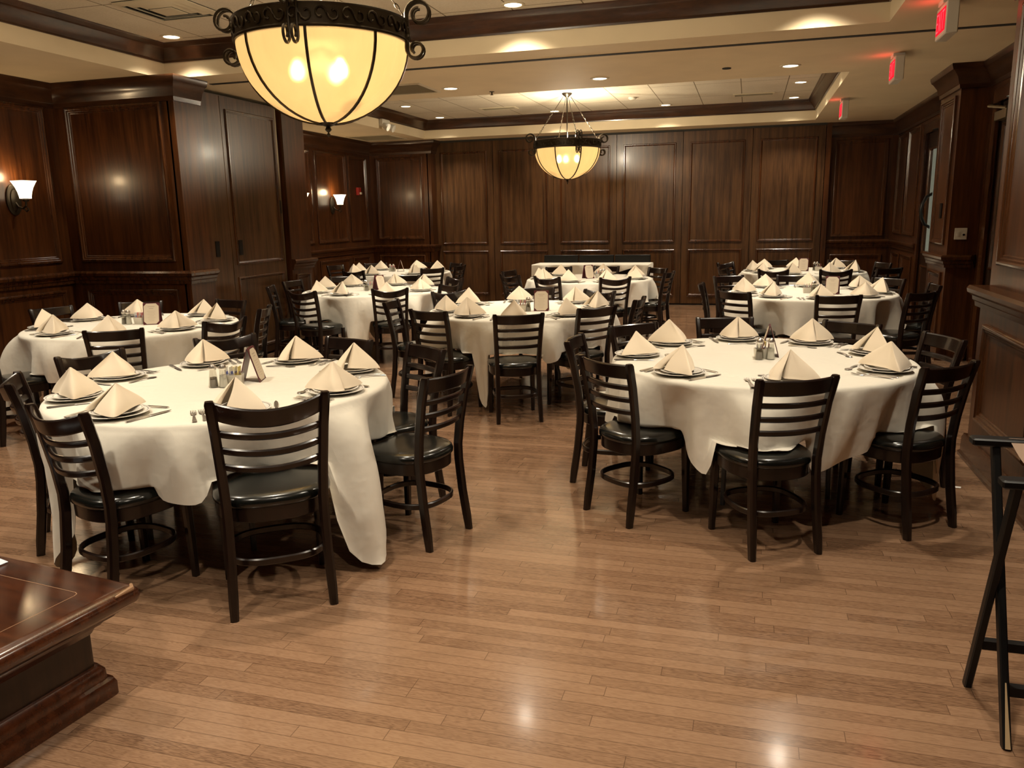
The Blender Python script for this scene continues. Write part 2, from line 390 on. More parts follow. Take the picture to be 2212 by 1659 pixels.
mb = MB(); Wq.run(mb, 2.26, 4.38, CAP, 0, -1); trim(mb)
mb = MB(); Wq.run(mb, 2.26, 4.38, BASE, 0, -1); struct(mb.build('baseboard_right_far', M['trimwood']))
mb = MB(); Wq.run(mb, 0, 4.38, CROWN, 0, -1); trim(mb, M['crown'])
def casing(W, u0, u1, zt):
    m = MB()
    W.slab(m, u0 - .13, u0, 0, zt + .13, 0, .03); W.slab(m, u1, u1 + .13, 0, zt + .13, 0, .03); W.slab(m, u0, u1, zt, zt + .13, 0, .03)
    trim(m)
casing(Wq, .72, 2.08, 2.60)
def wall_door(nm, W, u0, u1, zt, glass):
    m = MB(); W.slab(m, u0, u1, 0, zt, -.06, -.02); d = struct(m.build(nm, M['doorwood']))
    m = MB(); W.frame(m, u0 + .12, u1 - .12, 1.0, zt - .2, THIN, -.02); W.frame(m, u0 + .12, u1 - .12, .15, .85, THIN, -.02); m.build('moulding', M['trimwood'], d)
    if glass:
        m = MB(); W.slab(m, glass[0], glass[1], 1.0, 2.40, -.02, -.012); m.build('glass_pane', M['doorglass'], d)
    m = MB(); W.slab(m, u0 + .06, u0 + .36, zt - .12, zt - .06, -.02, .05); m.tube([W.p(u0 + .2, .04, zt - .05), W.p(u0 + .42, .12, zt - .03), W.p(u0 + .14, .02, zt - .01)], .012, 6); m.build('door_closer', M['legmetal'] if not glass else M['pull'], d)
    m = MB(); uh = u0 + (.85 if glass else .10)
    m.tube([W.p(uh, -.02, 1.36), W.p(uh, .05, 1.40), W.p(uh, .10, 1.50), W.p(uh, .11, 1.58), W.p(uh, .10, 1.66), W.p(uh, .05, 1.76), W.p(uh, -.02, 1.80)], .02, 8); m.build('door_handle', M['pull'], d)
    return d
wall_door('door_3', Wq, .72, 2.08, 2.60, (.95, 1.72))
# pilaster on the right wall
Wpl = Wall((2.02, 9.50), (0, 1), (-1, 0)); Wpf = Wall((2.02, 9.50), (1, 0), (0, -1))
mb = MB(); mb.box(2.02, 2.36, 9.50, 10.42, 0, ZS); struct(mb.build('wall_right_pilaster', M['panel']))
mb = MB(); Wpl.frame(mb, .14, .78, 1.22, 2.74, MOLD); Wpl.frame(mb, .14, .78, .2, .93, MOLD); trim(mb)
for pr, kind in ((CAP, 't'), (BASE, 'b'), (CROWN, 'c')):
    mb = MB(); Wpl.run(mb, 0, .92, pr, 1, 0); Wpf.run(mb, 0, .28, pr, 1, -1)
    if kind == 'b': struct(mb.build('baseboard_right_pilaster', M['trimwood']))
    else: trim(mb, M['crown'] if kind == 'c' else None)
Wn = Wall((2.30, 5.69), (0, 1), (-1, 0))
mb = MB(); Wn.slab(mb, 0, 2.35, 0, ZS); Wn.slab(mb, 3.50, 3.82, 0, ZS); Wn.slab(mb, 2.35, 3.50, 2.62, ZS); struct(mb.build('wall_right', M['panel']))
casing(Wn, 2.38, 3.47, 2.60)
dn = wall_door('door_4', Wn, 2.37, 3.48, 2.60, None)
m = MB(); Wn.slab(m, 3.02, 3.40, 2.42, 2.50, -.02, .06); m.tube([Wn.p(3.1, .04, 2.51), Wn.p(3.3, .14, 2.55), Wn.p(3.42, .03, 2.58)], .014, 6); m.build('door_closer', M['aluminium'], dn)
mb = MB(); Wn.run(mb, 0, 3.82, CROWN, -1, -1); trim(mb, M['crown'])
# near right block: upper face set back from the wainscot
Wk = Wall((1.47, -2.9), (0, 1), (-1, 0))
mb = MB(); mb.box(1.47, 2.34, -2.9, 5.69, 0, ZS); mb.box(1.43, 1.47, -2.9, 5.69, 0, 1.0); struct(mb.build('wall_right_near', M['panel']))
mb = MB()
for a, b in ((7.45, 8.42), (6.3, 7.27), (5.15, 6.12), (4.0, 4.97), (2.85, 3.82)):
    Wk.frame(mb, a, b, 1.26, 2.74, MOLD); Wk.frame(mb, a, b, .29, .90, MOLD, .04)
trim(mb)
mb = MB(); Wk.run(mb, 0, 8.59, [(d + .04 if d else 0, z) for d, z in CAP], 0, 1); trim(mb)
mb = MB(); Wk.run(mb, 0, 8.59, [(d + .035 if d else 0, z) for d, z in BASE], 0, 1); struct(mb.build('baseboard_right_near', M['trimwood']))
mb = MB(); Wk.run(mb, 0, 8.59, CROWN, 0, 1); trim(mb, M['crown'])
mb = MB(); mb.box(-7.05, 2.4, -2.98, -2.9, 0, ZS); struct(mb.build('wall_front', M['panel']))
# ceiling: soffit with two coffered trays
T1 = (-5.66, .985, 2.6, 7.19); T2 = (-5.70, .955, 9.50, 14.13)
mb = MB()
def q(x0, x1, y0, y1, z=ZS): mb.add([(x0, y0, z), (x0, y1, z), (x1, y1, z), (x1, y0, z)], [(0, 1, 2, 3)])
X0, X1 = -7.1, 2.45
q(X0, X1, -3, T1[2]); q(X0, T1[0], T1[2], T1[3]); q(T1[1], X1, T1[2], T1[3]); q(X0, X1, T1[3], T2[2])
q(X0, T2[0], T2[2], T2[3]); q(T2[1], X1, T2[2], T2[3]); q(X0, X1, T2[3], 14.95)
for x0, x1, y0, y1 in (T1, T2):
    mb.loft([[(x0, y0, z), (x1, y0, z), (x1, y1, z), (x0, y1, z)] for z in (ZS, ZC + .03)], cap=False)
struct(mb.build('ceiling', M['cream'], None, 0))
for x0, x1, y0, y1 in (T1, T2):
    mb = MB(); q(x0, x1, y0, y1, ZC); struct(mb.build('ceiling', M['tile'], None, 0))
    mb = MB(); mb.loft([[(x0 + d, y0 + d, z), (x1 - d, y0 + d, z), (x1 - d, y1 - d, z), (x0 + d, y1 - d, z)] for d, z in
                        [(0, 3.165), (.014, 3.165), (.016, 3.18), (.026, 3.185), (.034, 3.20), (.085, 3.275), (.105, 3.285), (.115, 3.315), (.125, 3.329)]], cap=False)
    trim(mb, M['crown'])
mb = MB(); mb.box(-5.45, 2.2, 7.60, 7.66, ZS - .006, ZS + .02); trim(mb, M['ventdark'])

# ------------------------------------------------------------------ ceiling fittings
lights = []
def spot(loc, P, size=118, blend=.75, col=(1., .875, .69), r=.06, parent=None):
    l = bpy.data.lights.new('downlight_lamp', 'SPOT'); l.energy = P; l.spot_size = rad(size); l.spot_blend = blend; l.color = col; l.shadow_soft_size = r
    o = bpy.data.objects.new('downlight_lamp', l); COL.objects.link(o); o.location = loc
    return o
mbr = MB(); mbr.lathe([(.072, -.004), (.076, -.008), (.098, -.006), (.102, 0)], 28); ME_RING = mbr.mesh('trim_ring', M['ventwhite'])
mbl = MB(); mbl.lathe([(.073, -.003), (.04, -.0045), (.001, -.005)], 24); ME_LENS = mbl.mesh('lens', M['lens'])
def downlight(x, y, z, label, P=150):
    e = empty('recessed_downlight', (x, y, z), 0, label, 'ceiling light', 'recessed ceiling downlights')
    put('trim_ring', ME_RING, e); put('lens', ME_LENS, e)
    spot((x, y, z - .03), P)
LP = 142
for x, w in ((-3.25, 'left one'), (-1.57, 'middle one'), (.34, 'right one')):
    downlight(x, 8.88, ZS, 'lit recessed downlight in the flat beam between trays, %s of three' % w, LP)
for x, y, lab in ((-5.22, 12.2, 'recessed downlight in rear ceiling tray, left of the small chandelier'), (-5.25, 13.75, 'recessed downlight at back left corner of the rear ceiling tray'),
                  (-3.2, 13.78, 'recessed downlight at rear tray back edge, behind the small chandelier chains'), (-1.36, 13.78, 'bright recessed downlight at rear tray back edge, right of the chandelier'),
                  (.60, 13.75, 'recessed downlight at back right corner of the rear tray'), (.61, 12.2, 'recessed downlight in rear tray near its right side moulding'),
                  (-5.3, 6.88, 'recessed downlight in front tray corner, upper left of the photo'), (-1.95, 6.9, 'recessed downlight in the front tray, at the top centre edge')):
    downlight(x, y, ZC, lab, LP)
for x, y in ((-5.3, 10.4), (.6, 10.4), (-2.4, 10.1), (-3.7, 6.88), (.45, 6.88), (-5.25, 4.6), (.5, 4.6), (-5.25, 3.0), (-3.6, 3.0), (-1.9, 3.0), (.45, 3.0)):
    spot((x, y, ZC - .03), LP)
for x in (-4.2, -2.0, -.3): spot((x, 1.0, ZS - .03), LP * .9)

def grille(x0, x1, y0, y1, z, label, mat=None, nm='ceiling_vent'):
    e = empty(nm, ((x0 + x1) / 2, (y0 + y1) / 2, z), 0, label, 'air vent')
    hx, hy = (x1 - x0) / 2, (y1 - y0) / 2
    m = MB(); m.loft([[(-a, -b, zz), (a, -b, zz), (a, b, zz), (-a, b, zz)] for a, b, zz in ((hx, hy, 0), (hx, hy, -.012), (hx - .03, hy - .03, -.012), (hx - .03, hy - .03, -.002))], cap=False)
    m.build('frame', M['ventwhite'], e)
    m = MB(); m.box(-hx + .03, hx - .03, -hy + .03, hy - .03, -.004, -.001); m.build('backing', mat or M['greyvent'], e)
    m = MB(); n = int((2 * hy - .06) / .035)
    for i in range(n):
        y = -hy + .045 + i * .035; m.box(-hx + .03, hx - .03, y, y + .008, -.010, -.004)
    m.build('louvre', M['greyvent'], e)
grille(-4.05, -3.43, 8.40, 9.05, ZS, 'square return air grille in the beam, right behind the big chandelier')
grille(-6.75, -5.95, 13.1, 13.9, ZS, 'flush return air grille in the soffit above the rear left table')
e = empty('ceiling_diffuser', (-4.62, 6.0, ZC), 0, 'white square air diffuser in front ceiling tray, left of the big chandelier', 'air vent')
m = MB(); m.box(-.30, .30, -.30, .30, -.006, -.001); m.build('backing', M['ventdark'], e)
for a in (.30, .235, .165):
    m = MB(); m.loft([[(-r, -r, z), (r, -r, z), (r, r, z), (-r, r, z)] for r, z in ((a, -.004), (a, -.014), (a - .045, -.030), (a - .045, -.026), (a - .01, -.010), (a - .01, -.004))], cap=False); m.build('louvre_ring', M['ventwhite'], e)
m = MB(); m.bbox(-.105, .105, -.105, .105, -.034, -.026, .003); m.build('centre_plate', M['ventwhite'], e)
grille(-4.25, -3.65, 12.9, 13.15, ZC - .001, 'small dark slot vent in rear tray, left of small chandelier', M['ventdark'])
grille(-.30, .30, 13.0, 13.25, ZC - .001, 'small dark slot vent in rear tray near the right downlights', M['ventdark'])
def lathe_thing(nm, loc, prof, mat, label, cat):
    m = MB(); m.lathe(prof, 16); o = m.build(nm, mat); o.location = loc; return tag(o, label, cat)
lathe_thing('smoke_detector', (-1.75, 12.7, ZC), [(.06, 0), (.06, -.02), (.04, -.035), (.001, -.037)], M['white'], 'small white smoke detector on the rear tray ceiling tiles', 'smoke detector')
lathe_thing('ceiling_sensor', (-.27, 8.78, ZS), [(.045, 0), (.043, -.008), (.001, -.01)], M['ventdark'], 'dark round sprinkler cover in beam between middle and right downlights', 'sprinkler')
SPR = [(.03, 0), (.03, -.004), (.008, -.006), (.008, -.03), (.018, -.034), (.018, -.037), (.001, -.038)]
lathe_thing('sprinkler_head', (1.36, 9.35, ZS), SPR, M['bronze'], 'tiny sprinkler head on the soffit beside the middle exit sign', 'sprinkler')
lathe_thing('sprinkler_head', (-2.9, 9.3, ZS), SPR, M['bronze'], 'tiny sprinkler head in the beam just behind its left downlight', 'sprinkler')
# exit signs
def exit_sign(x, y, label):
    e = empty('exit_sign', (x, y, ZS), 0, label, 'exit sign', 'red exit signs')
    m = MB(); m.bbox(-.04, .04, -.16, .16, -.245, -.03, .006); m.build('housing', M['white'], e)
    m = MB(); m.box(-.05, .05, -.08, .08, -.03, 0); m.build('canopy', M['white'], e)
    m = MB(); m.box(-.043, -.0395, -.135, .135, -.215, -.06); m.build('face', M['exitred'], e)
    m = MB()                        # letters E X I T in strokes on the -X face; reads from -X side: left = +Y
    def st(y0, z0, y1, z1, w=.012):
        d = Vector((0, y1 - y0, z1 - z0)); n = Vector((0, -d.z, d.y)).normalized() * w / 2
        a = Vector((0, y0, z0)); b = Vector((0, y1, z1))
        m.add([Vector((-.0445, 0, 0)) + p for p in (a + n, b + n, b - n, a - n)], [(0, 1, 2, 3)])
    zt, zb, zm = -.075, -.20, -.1375
    st(.12, zt, .12, zb); st(.12, zt - .006, .07, zt - .006); st(.12, zm, .078, zm); st(.12, zb + .006, .07, zb + .006)
    st(.055, zt, .0, zb); st(.0, zt, .055, zb); st(-.025, zt, -.025, zb); st(-.05, zt - .006, -.12, zt - .006); st(-.085, zt, -.085, zb)
    m.build('letters', M['exitletter'], e, 0)
    l = bpy.data.lights.new('exit_glow', 'POINT'); l.energy = .4; l.color = (1, .05, .04); l.shadow_soft_size = .05
    o = bpy.data.objects.new('exit_glow', l); COL.objects.link(o); o.location = (x - .12, y, ZS - .1)
exit_sign(1.28, 6.62, 'red lit exit sign in white housing, nearest of three')
exit_sign(1.28, 8.66, 'red lit exit sign hung from soffit, middle of three')
exit_sign(1.14, 11.75, 'small red lit exit sign hung by rear tray, farthest of three')
# emergency light heads on the rear tray's left face
e = empty('emergency_light', (T2[0], 12.35, 3.12), 0, 'white twin-head emergency light on rear tray edge by the big chandelier', 'emergency light')
m = MB(); m.bbox(.0, .07, -.14, .14, -.06, .05, .01); m.build('housing', M['white'], e)
for yy in (-.10, .10):
    m = MB(); m.tube([(.05, yy, -.03), (.09, yy, -.06), (.15, yy, -.09)], [.03, .05, .06], 12); m.build('lamp_head', M['white'], e)

# ------------------------------------------------------------------ chandeliers
def chandelier(cx, cy, s, zb, phi, label):
    e = empty('bowl_chandelier', (cx, cy, 0), phi, label, 'chandelier', 'alabaster bowl chandeliers')
    R = .475 * s; D = .43 * s; zr = zb + D          # rim height
    prof = [(max(.004, R * math.cos(a)), zr - D * math.sin(a)) for a in [PI / 2 * i / 20 for i in range(21)]]
    m = MB(); m.lathe(prof, 64); m.build('glass_bowl', M['alabaster'], e, 60)
    bh = .115 * s
    m = MB(); m.lathe([(R - .01, zr - .006), (R + .012, zr - .006), (R + .016, zr + .004), (R + .010, zr + .012), (R + .010, zr + bh - .012), (R + .016, zr + bh - .004), (R + .012, zr + bh), (R - .012, zr + bh), (R - .012, zr - .006)], 72)
    for k in range(44):                             # cast foliage relief
        a = 2 * PI * k / 44; c, sn = math.cos(a), math.sin(a)
        pts = []
        for t in range(9):
            th = t / 8 * 2 * PI * .85 + (PI if k % 2 else 0); rr_ = .033 * s * (1 - .08 * t)
            aa = a + rr_ * math.cos(th) / R
            pts.append(((R + .014) * math.cos(aa), (R + .014) * math.sin(aa), zr + bh / 2 + rr_ * math.sin(th) * 1.2))
        m.tube(pts, .0058 * s, 5)
    m.build('band', M['bronze'], e)
    for k in range(8):
        a = 2 * PI * k / 8 + .12
        m = MB(); rings = []
        for i in range(15):
            t = PI / 2 * i / 14; r = (R + .004) * math.cos(t); z = zr - (D + .004) * math.sin(t); w = .0075 * s * (1 if i < 12 else .8)
            nx, nz = math.cos(t) * .006, -math.sin(t) * .006
            rings.append([(r + nx, -w, z + nz), (r + nx, w, z + nz), (r - nx * .3, w, z - nz * .3), (r - nx * .3, -w, z - nz * .3)])
        m.loft([[(p[0] * math.cos(a) - p[1] * math.sin(a), p[0] * math.sin(a) + p[1] * math.cos(a), p[2]) for p in rg] for rg in rings])
        m.build('rib', M['bronze'], e)
    m = MB(); m.lathe([(.001, zb - .075 * s), (.012, zb - .062 * s), (.004, zb - .05 * s), (.02, zb - .035 * s), (.012, zb - .018 * s), (.05, zb - .004), (.055, zb + .004), (.02, zb + .006)], 16); m.build('finial', M['bronze'], e)
    for k in range(4):
        a = PI / 2 * k; m = MB()
        for dy in (-.022 * s, .022 * s):
            path = []
            for i in range(26):                     # upper scroll, curling outward
                t = i / 25; th = PI * 1.0 - t * 2 * PI * 1.25; r = .075 * s * (1 - .62 * t)
                path.append((R + .085 * s + r * math.cos(th), dy, zr + bh + .025 * s + r * math.sin(th)))
            low = []
            for i in range(22):
                t = i / 21; th = PI * .95 + t * 2 * PI * 1.15; r = .055 * s * (1 - .6 * t)
                low.append((R + .062 * s + r * math.cos(th), dy, zr - .045 * s + r * math.sin(th)))
            full = list(reversed(path)) + [(R + .012, dy, zr + bh * .5)] + low
            full = [(x * math.cos(a) - y * math.sin(a), x * math.sin(a) + y * math.cos(a), z) for x, y, z in full]
            m.tube(full, .0085 * s, 6)
        m.build('scroll_bracket', M['bronze'], e)
        m = MB(); p0 = Vector(((R + .01) * math.cos(a), (R + .01) * math.sin(a), zr + bh)); p1 = Vector((.055 * math.cos(a), .055 * math.sin(a), ZC - .045))
        L = (p1 - p0).length; d = (p1 - p0).normalized(); sd = d.cross(Vector((0, 0, 1))).normalized(); n_ = sd.cross(d)
        mid = .56
        nl = max(6, int(L * mid / .032))
        for i in range(nl):
            c = p0 + d * (L * mid * (i + .5) / nl); w = sd if i % 2 else n_
            m.tube([c + d * (.021 * math.cos(t)) + w * (.0085 * math.sin(t)) for t in [2 * PI * j / 10 for j in range(10)]], .0032, 5, closed=True)
        m.tube([p0 + d * L * mid, p0 + d * (L * .60), p0 + d * (L * .62), p1], [.004, .012, .0045, .0045], 6)
        m.build('chain', M['bronze'], e)
    m = MB(); m.tube([(0, 0, zr + .02), (0, 0, ZC - .04)], .009, 8); m.build('stem', M['bronze'], e)
    m = MB(); m.lathe([(.001, ZC - .06), (.02, ZC - .058), (.035, ZC - .045), (.065, ZC - .02), (.075, ZC - .008), (.075, ZC)], 24); m.build('canopy', M['bronze'], e)
    m = MB()
    for k in range(3):
        a = 2 * PI * k / 3 + .9; m.tube([(0, 0, zr - .02), (.10 * s * math.cos(a), .10 * s * math.sin(a), zr - .06 * s), (.17 * s * math.cos(a), .17 * s * math.sin(a), zr - .10 * s)], .01, 6)
    m.build('lamp_holder', M['bronze'], e)
    for k in range(3):
        a = 2 * PI * k / 3 + .9; m = MB(); m.lathe([(.002, -.055), (.028, -.045), (.04, -.015), (.036, .02), (.02, .045), (.015, .06)], 14, (.17 * s * math.cos(a), .17 * s * math.sin(a), zr - .17 * s)); m.build('bulb', M['bulb'], e)
    l = bpy.data.lights.new('chandelier_lamp', 'POINT'); l.energy = 150 * s; l.color = (1., .85, .62); l.shadow_soft_size = .03
    o = bpy.data.objects.new('chandelier_lamp', l); COL.objects.link(o); o.location = (0, .02, zr + .19); o.parent = e
chandelier(-2.36, 4.37, 1.0, 2.15, math.atan2(-4.37, 2.36) - .30, 'large lit amber bowl chandelier with iron scrolls, nearest the camera')
chandelier(-2.58, 11.9, 1.0, 2.13, math.atan2(-11.9, 2.58) + .30, 'smaller lit amber bowl chandelier on chains before the back partition')

# ------------------------------------------------------------------ wall fittings
def sconce(y, label):
    e = empty('wall_sconce', (XL, y, 1.86), 0, label, 'wall lamp', 'glass wall sconces')
    m = MB(); rings = []
    for a, d in ((.0, 0), (.0, .012), (.012, .02), (.03, .02), (.036, .03), (.06, .034)):
        rings.append([(d, (.085 - a) * math.cos(t), (.15 - a * 1.4) * math.sin(t)) for t in [2 * PI * k / 28 for k in range(28)]])
    m.loft(rings); m.build('backplate', M['bronze'], e)
    m = MB(); m.tube([(.02, 0, -.02), (.06, 0, -.07), (.11, 0, -.085), (.15, 0, -.06), (.155, 0, -.01)], .011, 8)
    m.tube([(.12, 0, -.09), (.15, 0, -.115), (.175, 0, -.10), (.172, 0, -.08), (.158, 0, -.083)], .008, 6)
    m.lathe([(.022, -.02), (.032, -.005), (.03, .01)], 12, (.155, 0, 0)); m.build('arm', M['bronze'], e)
    m = MB(); m.loft([[(.155 + x, y_, z) for x, y_ in rr(w, w, .012)] for w, z in ((.085, .01), (.088, .03), (.10, .07), (.122, .115), (.152, .155), (.172, .178))], cap=False)
    m.build('glass_shade', M['sconce'], e)
    l = bpy.data.lights.new('sconce_lamp', 'POINT'); l.energy = 7; l.color = (1., .70, .38); l.shadow_soft_size = .05
    o = bpy.data.objects.new('sconce_lamp', l); COL.objects.link(o); o.parent = e; o.location = (.155, 0, .22)
sconce(6.43, 'lit wall sconce with white bell shade above the left wall table')
sconce(11.63, 'lit far wall sconce, the left one of the distant pair')
sconce(12.87, 'lit far wall sconce, the right one of the distant pair')
e = empty('fire_strobe', (XL, 13.86, 2.12), 0, 'small red fire alarm strobe on the far left wall', 'fire alarm')
m = MB(); m.bbox(0, .05, -.06, .06, -.07, .07, .006); m.build('housing', M['red'], e)
m = MB(); m.bbox(.05, .08, -.02, .03, -.055, -.015, .006); m.build('lens', M['white'], e)
e = empty('light_switch', (2.135, 9.5, 1.34), 0, 'pale two gang switch plate on the right wall pilaster', 'light switch')
m = MB(); m.bbox(-.06, .06, -.008, 0, -.06, .06, .003); m.build('faceplate', M['white'], e)
m = MB(); m.box(-.035, -.015, -.014, -.008, -.02, .02); m.build('toggle', M['white'], e)
m = MB(); m.lathe([(.011, 0), (.011, .006), (.001, .007)], 12); o = m.build('knob', M['pull'], e); o.rotation_euler = (PI / 2, 0, 0); o.location = (.028, -.008, -.01)
m = MB(); m.bbox(-.012, 0, -.05, .05, -.08, .08, .003); o = m.build('wall_plate', M['pull']); o.location = (2.02, 9.93, 1.58); tag(o, 'small dark plate on the left side of the right pilaster', 'wall plate')

# ------------------------------------------------------------------ chairs
def chair_parts(bow=False):
    P = []
    path = [(.172, -.215, 0), (.170, -.205, .08), (.166, -.185, .22), (.164, -.170, .38), (.165, -.168, .46), (.170, -.180, .58), (.178, -.208, .74), (.186, -.240, .862), (.187, -.243, .874)]
    def yz(z, ax=1):
        for a, b in zip(path, path[1:]):
            if a[2] <= z <= b[2]: return lerp(a[ax], b[ax], (z - a[2]) / (b[2] - a[2]))
        return path[-1][ax]
    for s in (-1, 1):
        m = MB(); rings = []
        for i, (x, y, z) in enumerate(path):
            k = .75 if i == len(path) - 1 else 1; kk = .85 if i == 0 else 1
            rings.append([(s * x + px * k * kk, y + py * k * kk, z) for px, py in rr(.034, .044, .008)])
        m.loft(rings); P.append(('leg', m.mesh('rear_leg', M['chairwood'])))
    for s in (-1, 1):
        m = MB(); m.loft([[(s * x + px * k, y + py * k, z) for px, py in rr(.038, .038, .008)] for x, y, z, k in ((.180, .195, 0, .78), (.178, .19, .2, .95), (.175, .185, .425, 1.05))])
        P.append(('leg', m.mesh('front_leg', M['chairwood'])))
    def rail(z0, z1, th, sag, dip=0.):
        m = MB(); rings = []; zc = (z0 + z1) / 2
        for i in range(13):
            t = -1 + i / 6; w = yz(zc, 0) - .008
            x = t * w; dy = -sag * (1 - t * t); dz = -dip * (1 - t * t)
            rings.append([(x, yz(min(.874, max(0, zc + pz))) + dy + py, zc + pz + dz) for py, pz in rr(th, z1 - z0, .006)])
        m.loft(rings); return m
    P.append(('top_rail', rail(.798 if bow else .792, .870 if bow else .868, .020, .058 if bow else .036, .032 if bow else .003).mesh('top_rail', M['chairwood'])))
    for z in (.744, .677, .610):
        P.append(('slat', rail(z - .0145, z + .0145, .018, .052 if bow else .032, .016 if bow else .002).mesh('slat', M['chairwood'])))
    def outline(k, n=40):
        pts = []
        for i in range(n):
            a = 2 * PI * i / n; c, s_ = math.cos(a), math.sin(a)
            ex = 2 / (3.4 if s_ > 0 else 2.5)
            hw = lerp(.198, .222, (s_ + 1) / 2)
            pts.append((k * hw * math.copysign(abs(c) ** ex, c), .015 + k * .208 * math.copysign(abs(s_) ** ex, s_)))
        return pts
    m = MB(); m.loft([[(x, y, z) for x, y in outline(k)] for k, z in ((.955, .426), (1., .434), (1.005, .448), (.985, .462), (.93, .472), (.80, .478), (.5, .482), (.15, .483))])
    P.append(('seat', m.mesh('seat', M['vinyl'], 60)))
    m = MB(); m.loft([[(x, y, z) for x, y in outline(k)] for k, z in ((.93, .368), (.95, .372), (.955, .427), (.90, .428))])
    P.append(('seat_frame', m.mesh('seat_frame', M['chairwood'])))
    m = MB(); rings = []
    for i in range(36):
        a = 2 * PI * i / 36; c, s_ = math.cos(a), math.sin(a)
        x, y = .172 * math.copysign(abs(c) ** .72, c), .0 + .178 * math.copysign(abs(s_) ** .72, s_)
        L = math.hypot(x, y); rings.append([(x + x / L * pr, y + y / L * pr, .205 + pz) for pr, pz in rr(.016, .030, .005)])
    m.loft(rings, closed=True); P.append(('stretcher', m.mesh('stretcher', M['chairwood'])))
    return P
CHAIR = chair_parts(); CHAIR_BOW = chair_parts(True)
BOWED = {'A': (-44, -94, -149, 168, 125), 'D': (145, 55), 'E': (-55, -101, 39, -9), 'H': (-107, -65, -141), 'I': (-110, -75, 157, -145), 'G': (-101,), 'C': (-15,)}

TBL = {  # name: centre, label phrase, cloth rotation, chairs (angle, distance of back top, twist)
 'A': ((-2.61, 3.54), 'front left table', -20, [(-44, 1.0, -6), (-94, 1.01, -10), (-149, .98, 11), (168, 1.09, -8), (125, 1.17, 16), (78, 1.02, -7), (43, 1.13, 10), (2, 1.24, -17)]),
 'B': ((.09, 4.82), 'front right table', -88, [(-82, 1.09, 20), (-135, 1.10, 6), (-178, 1.09, -3), (142, 1.04, -7), (102, 1.10, -1), (57, 1.10, -1), (19, 1.10, 1), (-35, 1.06, -12)]),
 'C': ((-4.99, 5.62), 'left wall table', -35, [(-55, 1.18, -3), (-15, 1.17, -1), (29, 1.08, -9), (79, 1.10, -2), (127, 1.04, -8), (167, 1.16, -1), (-112, 1.20, 0)]),
 'D': ((-1.99, 7.11), 'middle table', -87, [(-75, 1.24, 10), (-115, 1.16, 6), (-163, 1.19, -10), (145, 1.15, -10), (97, 1.08, 10), (55, 1.03, 5), (-38, 1.06, -3), (5, 1.09, -10)]),
 'E': ((-4.34, 8.91), 'pocket door table', -75, [(-55, 1.11, -10), (-101, 1.27, -1), (-143, 1.20, -14), (176, 1.16, 0), (135, 1.14, -12), (91, 1.04, -6), (39, 1.05, 10), (-9, 1.07, -6)]),
 'F': ((.65, 8.97), 'right middle table', -68, [(-84, 1.36, 3), (-126, 1.30, -3), (-170, 1.12, -10), (132, 1.28, -10), (96, 1.05, -10), (37, 1.06, 10), (-49, 1.34, 4), (-8, 1.16, 10)]),
 'G': ((-5.4, 12.0), 'rear left table', -60, [(-101, 1.14, 0), (-36, 1.05, -4), (2, 1.06, -5), (42, 1.02, 5), (85, 1.05, 0), (135, 1.05, -5), (172, 1.22, -6)]),
 'H': ((-2.05, 10.82), 'rear centre table', -85, [(-107, 1.13, -6), (-65, 1.27, 4), (-141, 1.17, 15), (178, 1.15, -8), (126, 1.05, -10), (86, 1.0, -8), (34, 1.04, 10), (-12, 1.12, 0)]),
 'I': ((.77, 12.24), 'rear right table', -92, [(-110, 1.28, 4), (-75, 1.25, -10), (157, 1.18, -12), (-145, 1.32, -16), (109, 1.02, 10), (56, 1.06, 8), (13, 1.12, 10), (-43, 1.36, -14)]),
}
NAMES8 = ['near side', 'near right', 'right side', 'far right', 'far side', 'far left', 'left side', 'near left']
def view_angle(c, ang):                # 0 = towards the camera, 90 = right as seen
    base = math.degrees(math.atan2(-c[1], -c[0]))
    return (ang - base) % 360
def names_for(c, angs):
    order = sorted(range(len(angs)), key=lambda i: view_angle(c, angs[i]))
    va = [view_angle(c, angs[i]) for i in order]; best = None
    import itertools
    n = len(angs)
    for combo in itertools.combinations(range(8), n):
        for sh in range(n):
            cost = 0
            for j in range(n):
                d = abs(va[j] - 45 * combo[(j + sh) % n]) % 360; d = min(d, 360 - d); cost += d * d
            if best is None or cost < best[0]: best = (cost, [combo[(j + sh) % n] for j in range(n)])
    out = [None] * n
    for j, i in enumerate(order): out[i] = NAMES8[best[1][j]]
    return out
chair_spots = {}
for key, (c, nm, rot, chairs) in TBL.items():
    pos = names_for(c, [a for a, R, t in chairs]); chair_spots[key] = []
    for (a, R, t), pn in zip(chairs, pos):
        fa = rad(a + 180 + t)
        x = c[0] + R * math.cos(rad(a)) + .243 * math.cos(fa); y = c[1] + R * math.sin(rad(a)) + .243 * math.sin(fa)
        e = empty('dining_chair', (x, y, 0), fa - PI / 2, 'dark wooden ladder-back chair with %s, %s of the %s' % ('bowed top rail' if a in BOWED.get(key, ()) else 'straight top rail', pn, nm), 'chair', 'ladder-back chairs at the %s' % nm)
        for n_, me in (CHAIR_BOW if a in BOWED.get(key, ()) else CHAIR): put(n_, me, e)
        k = 1.
        if key == 'A' and a == -44:
            x, y, fa = -1.935, 2.885, rad(126.5); e.location = (x, y, 0); e.rotation_euler = (0, 0, fa - PI / 2); e.scale = (1.17, 1.05, 1.065); k = 1.065
        chair_spots[key].append((x, y, fa, k))

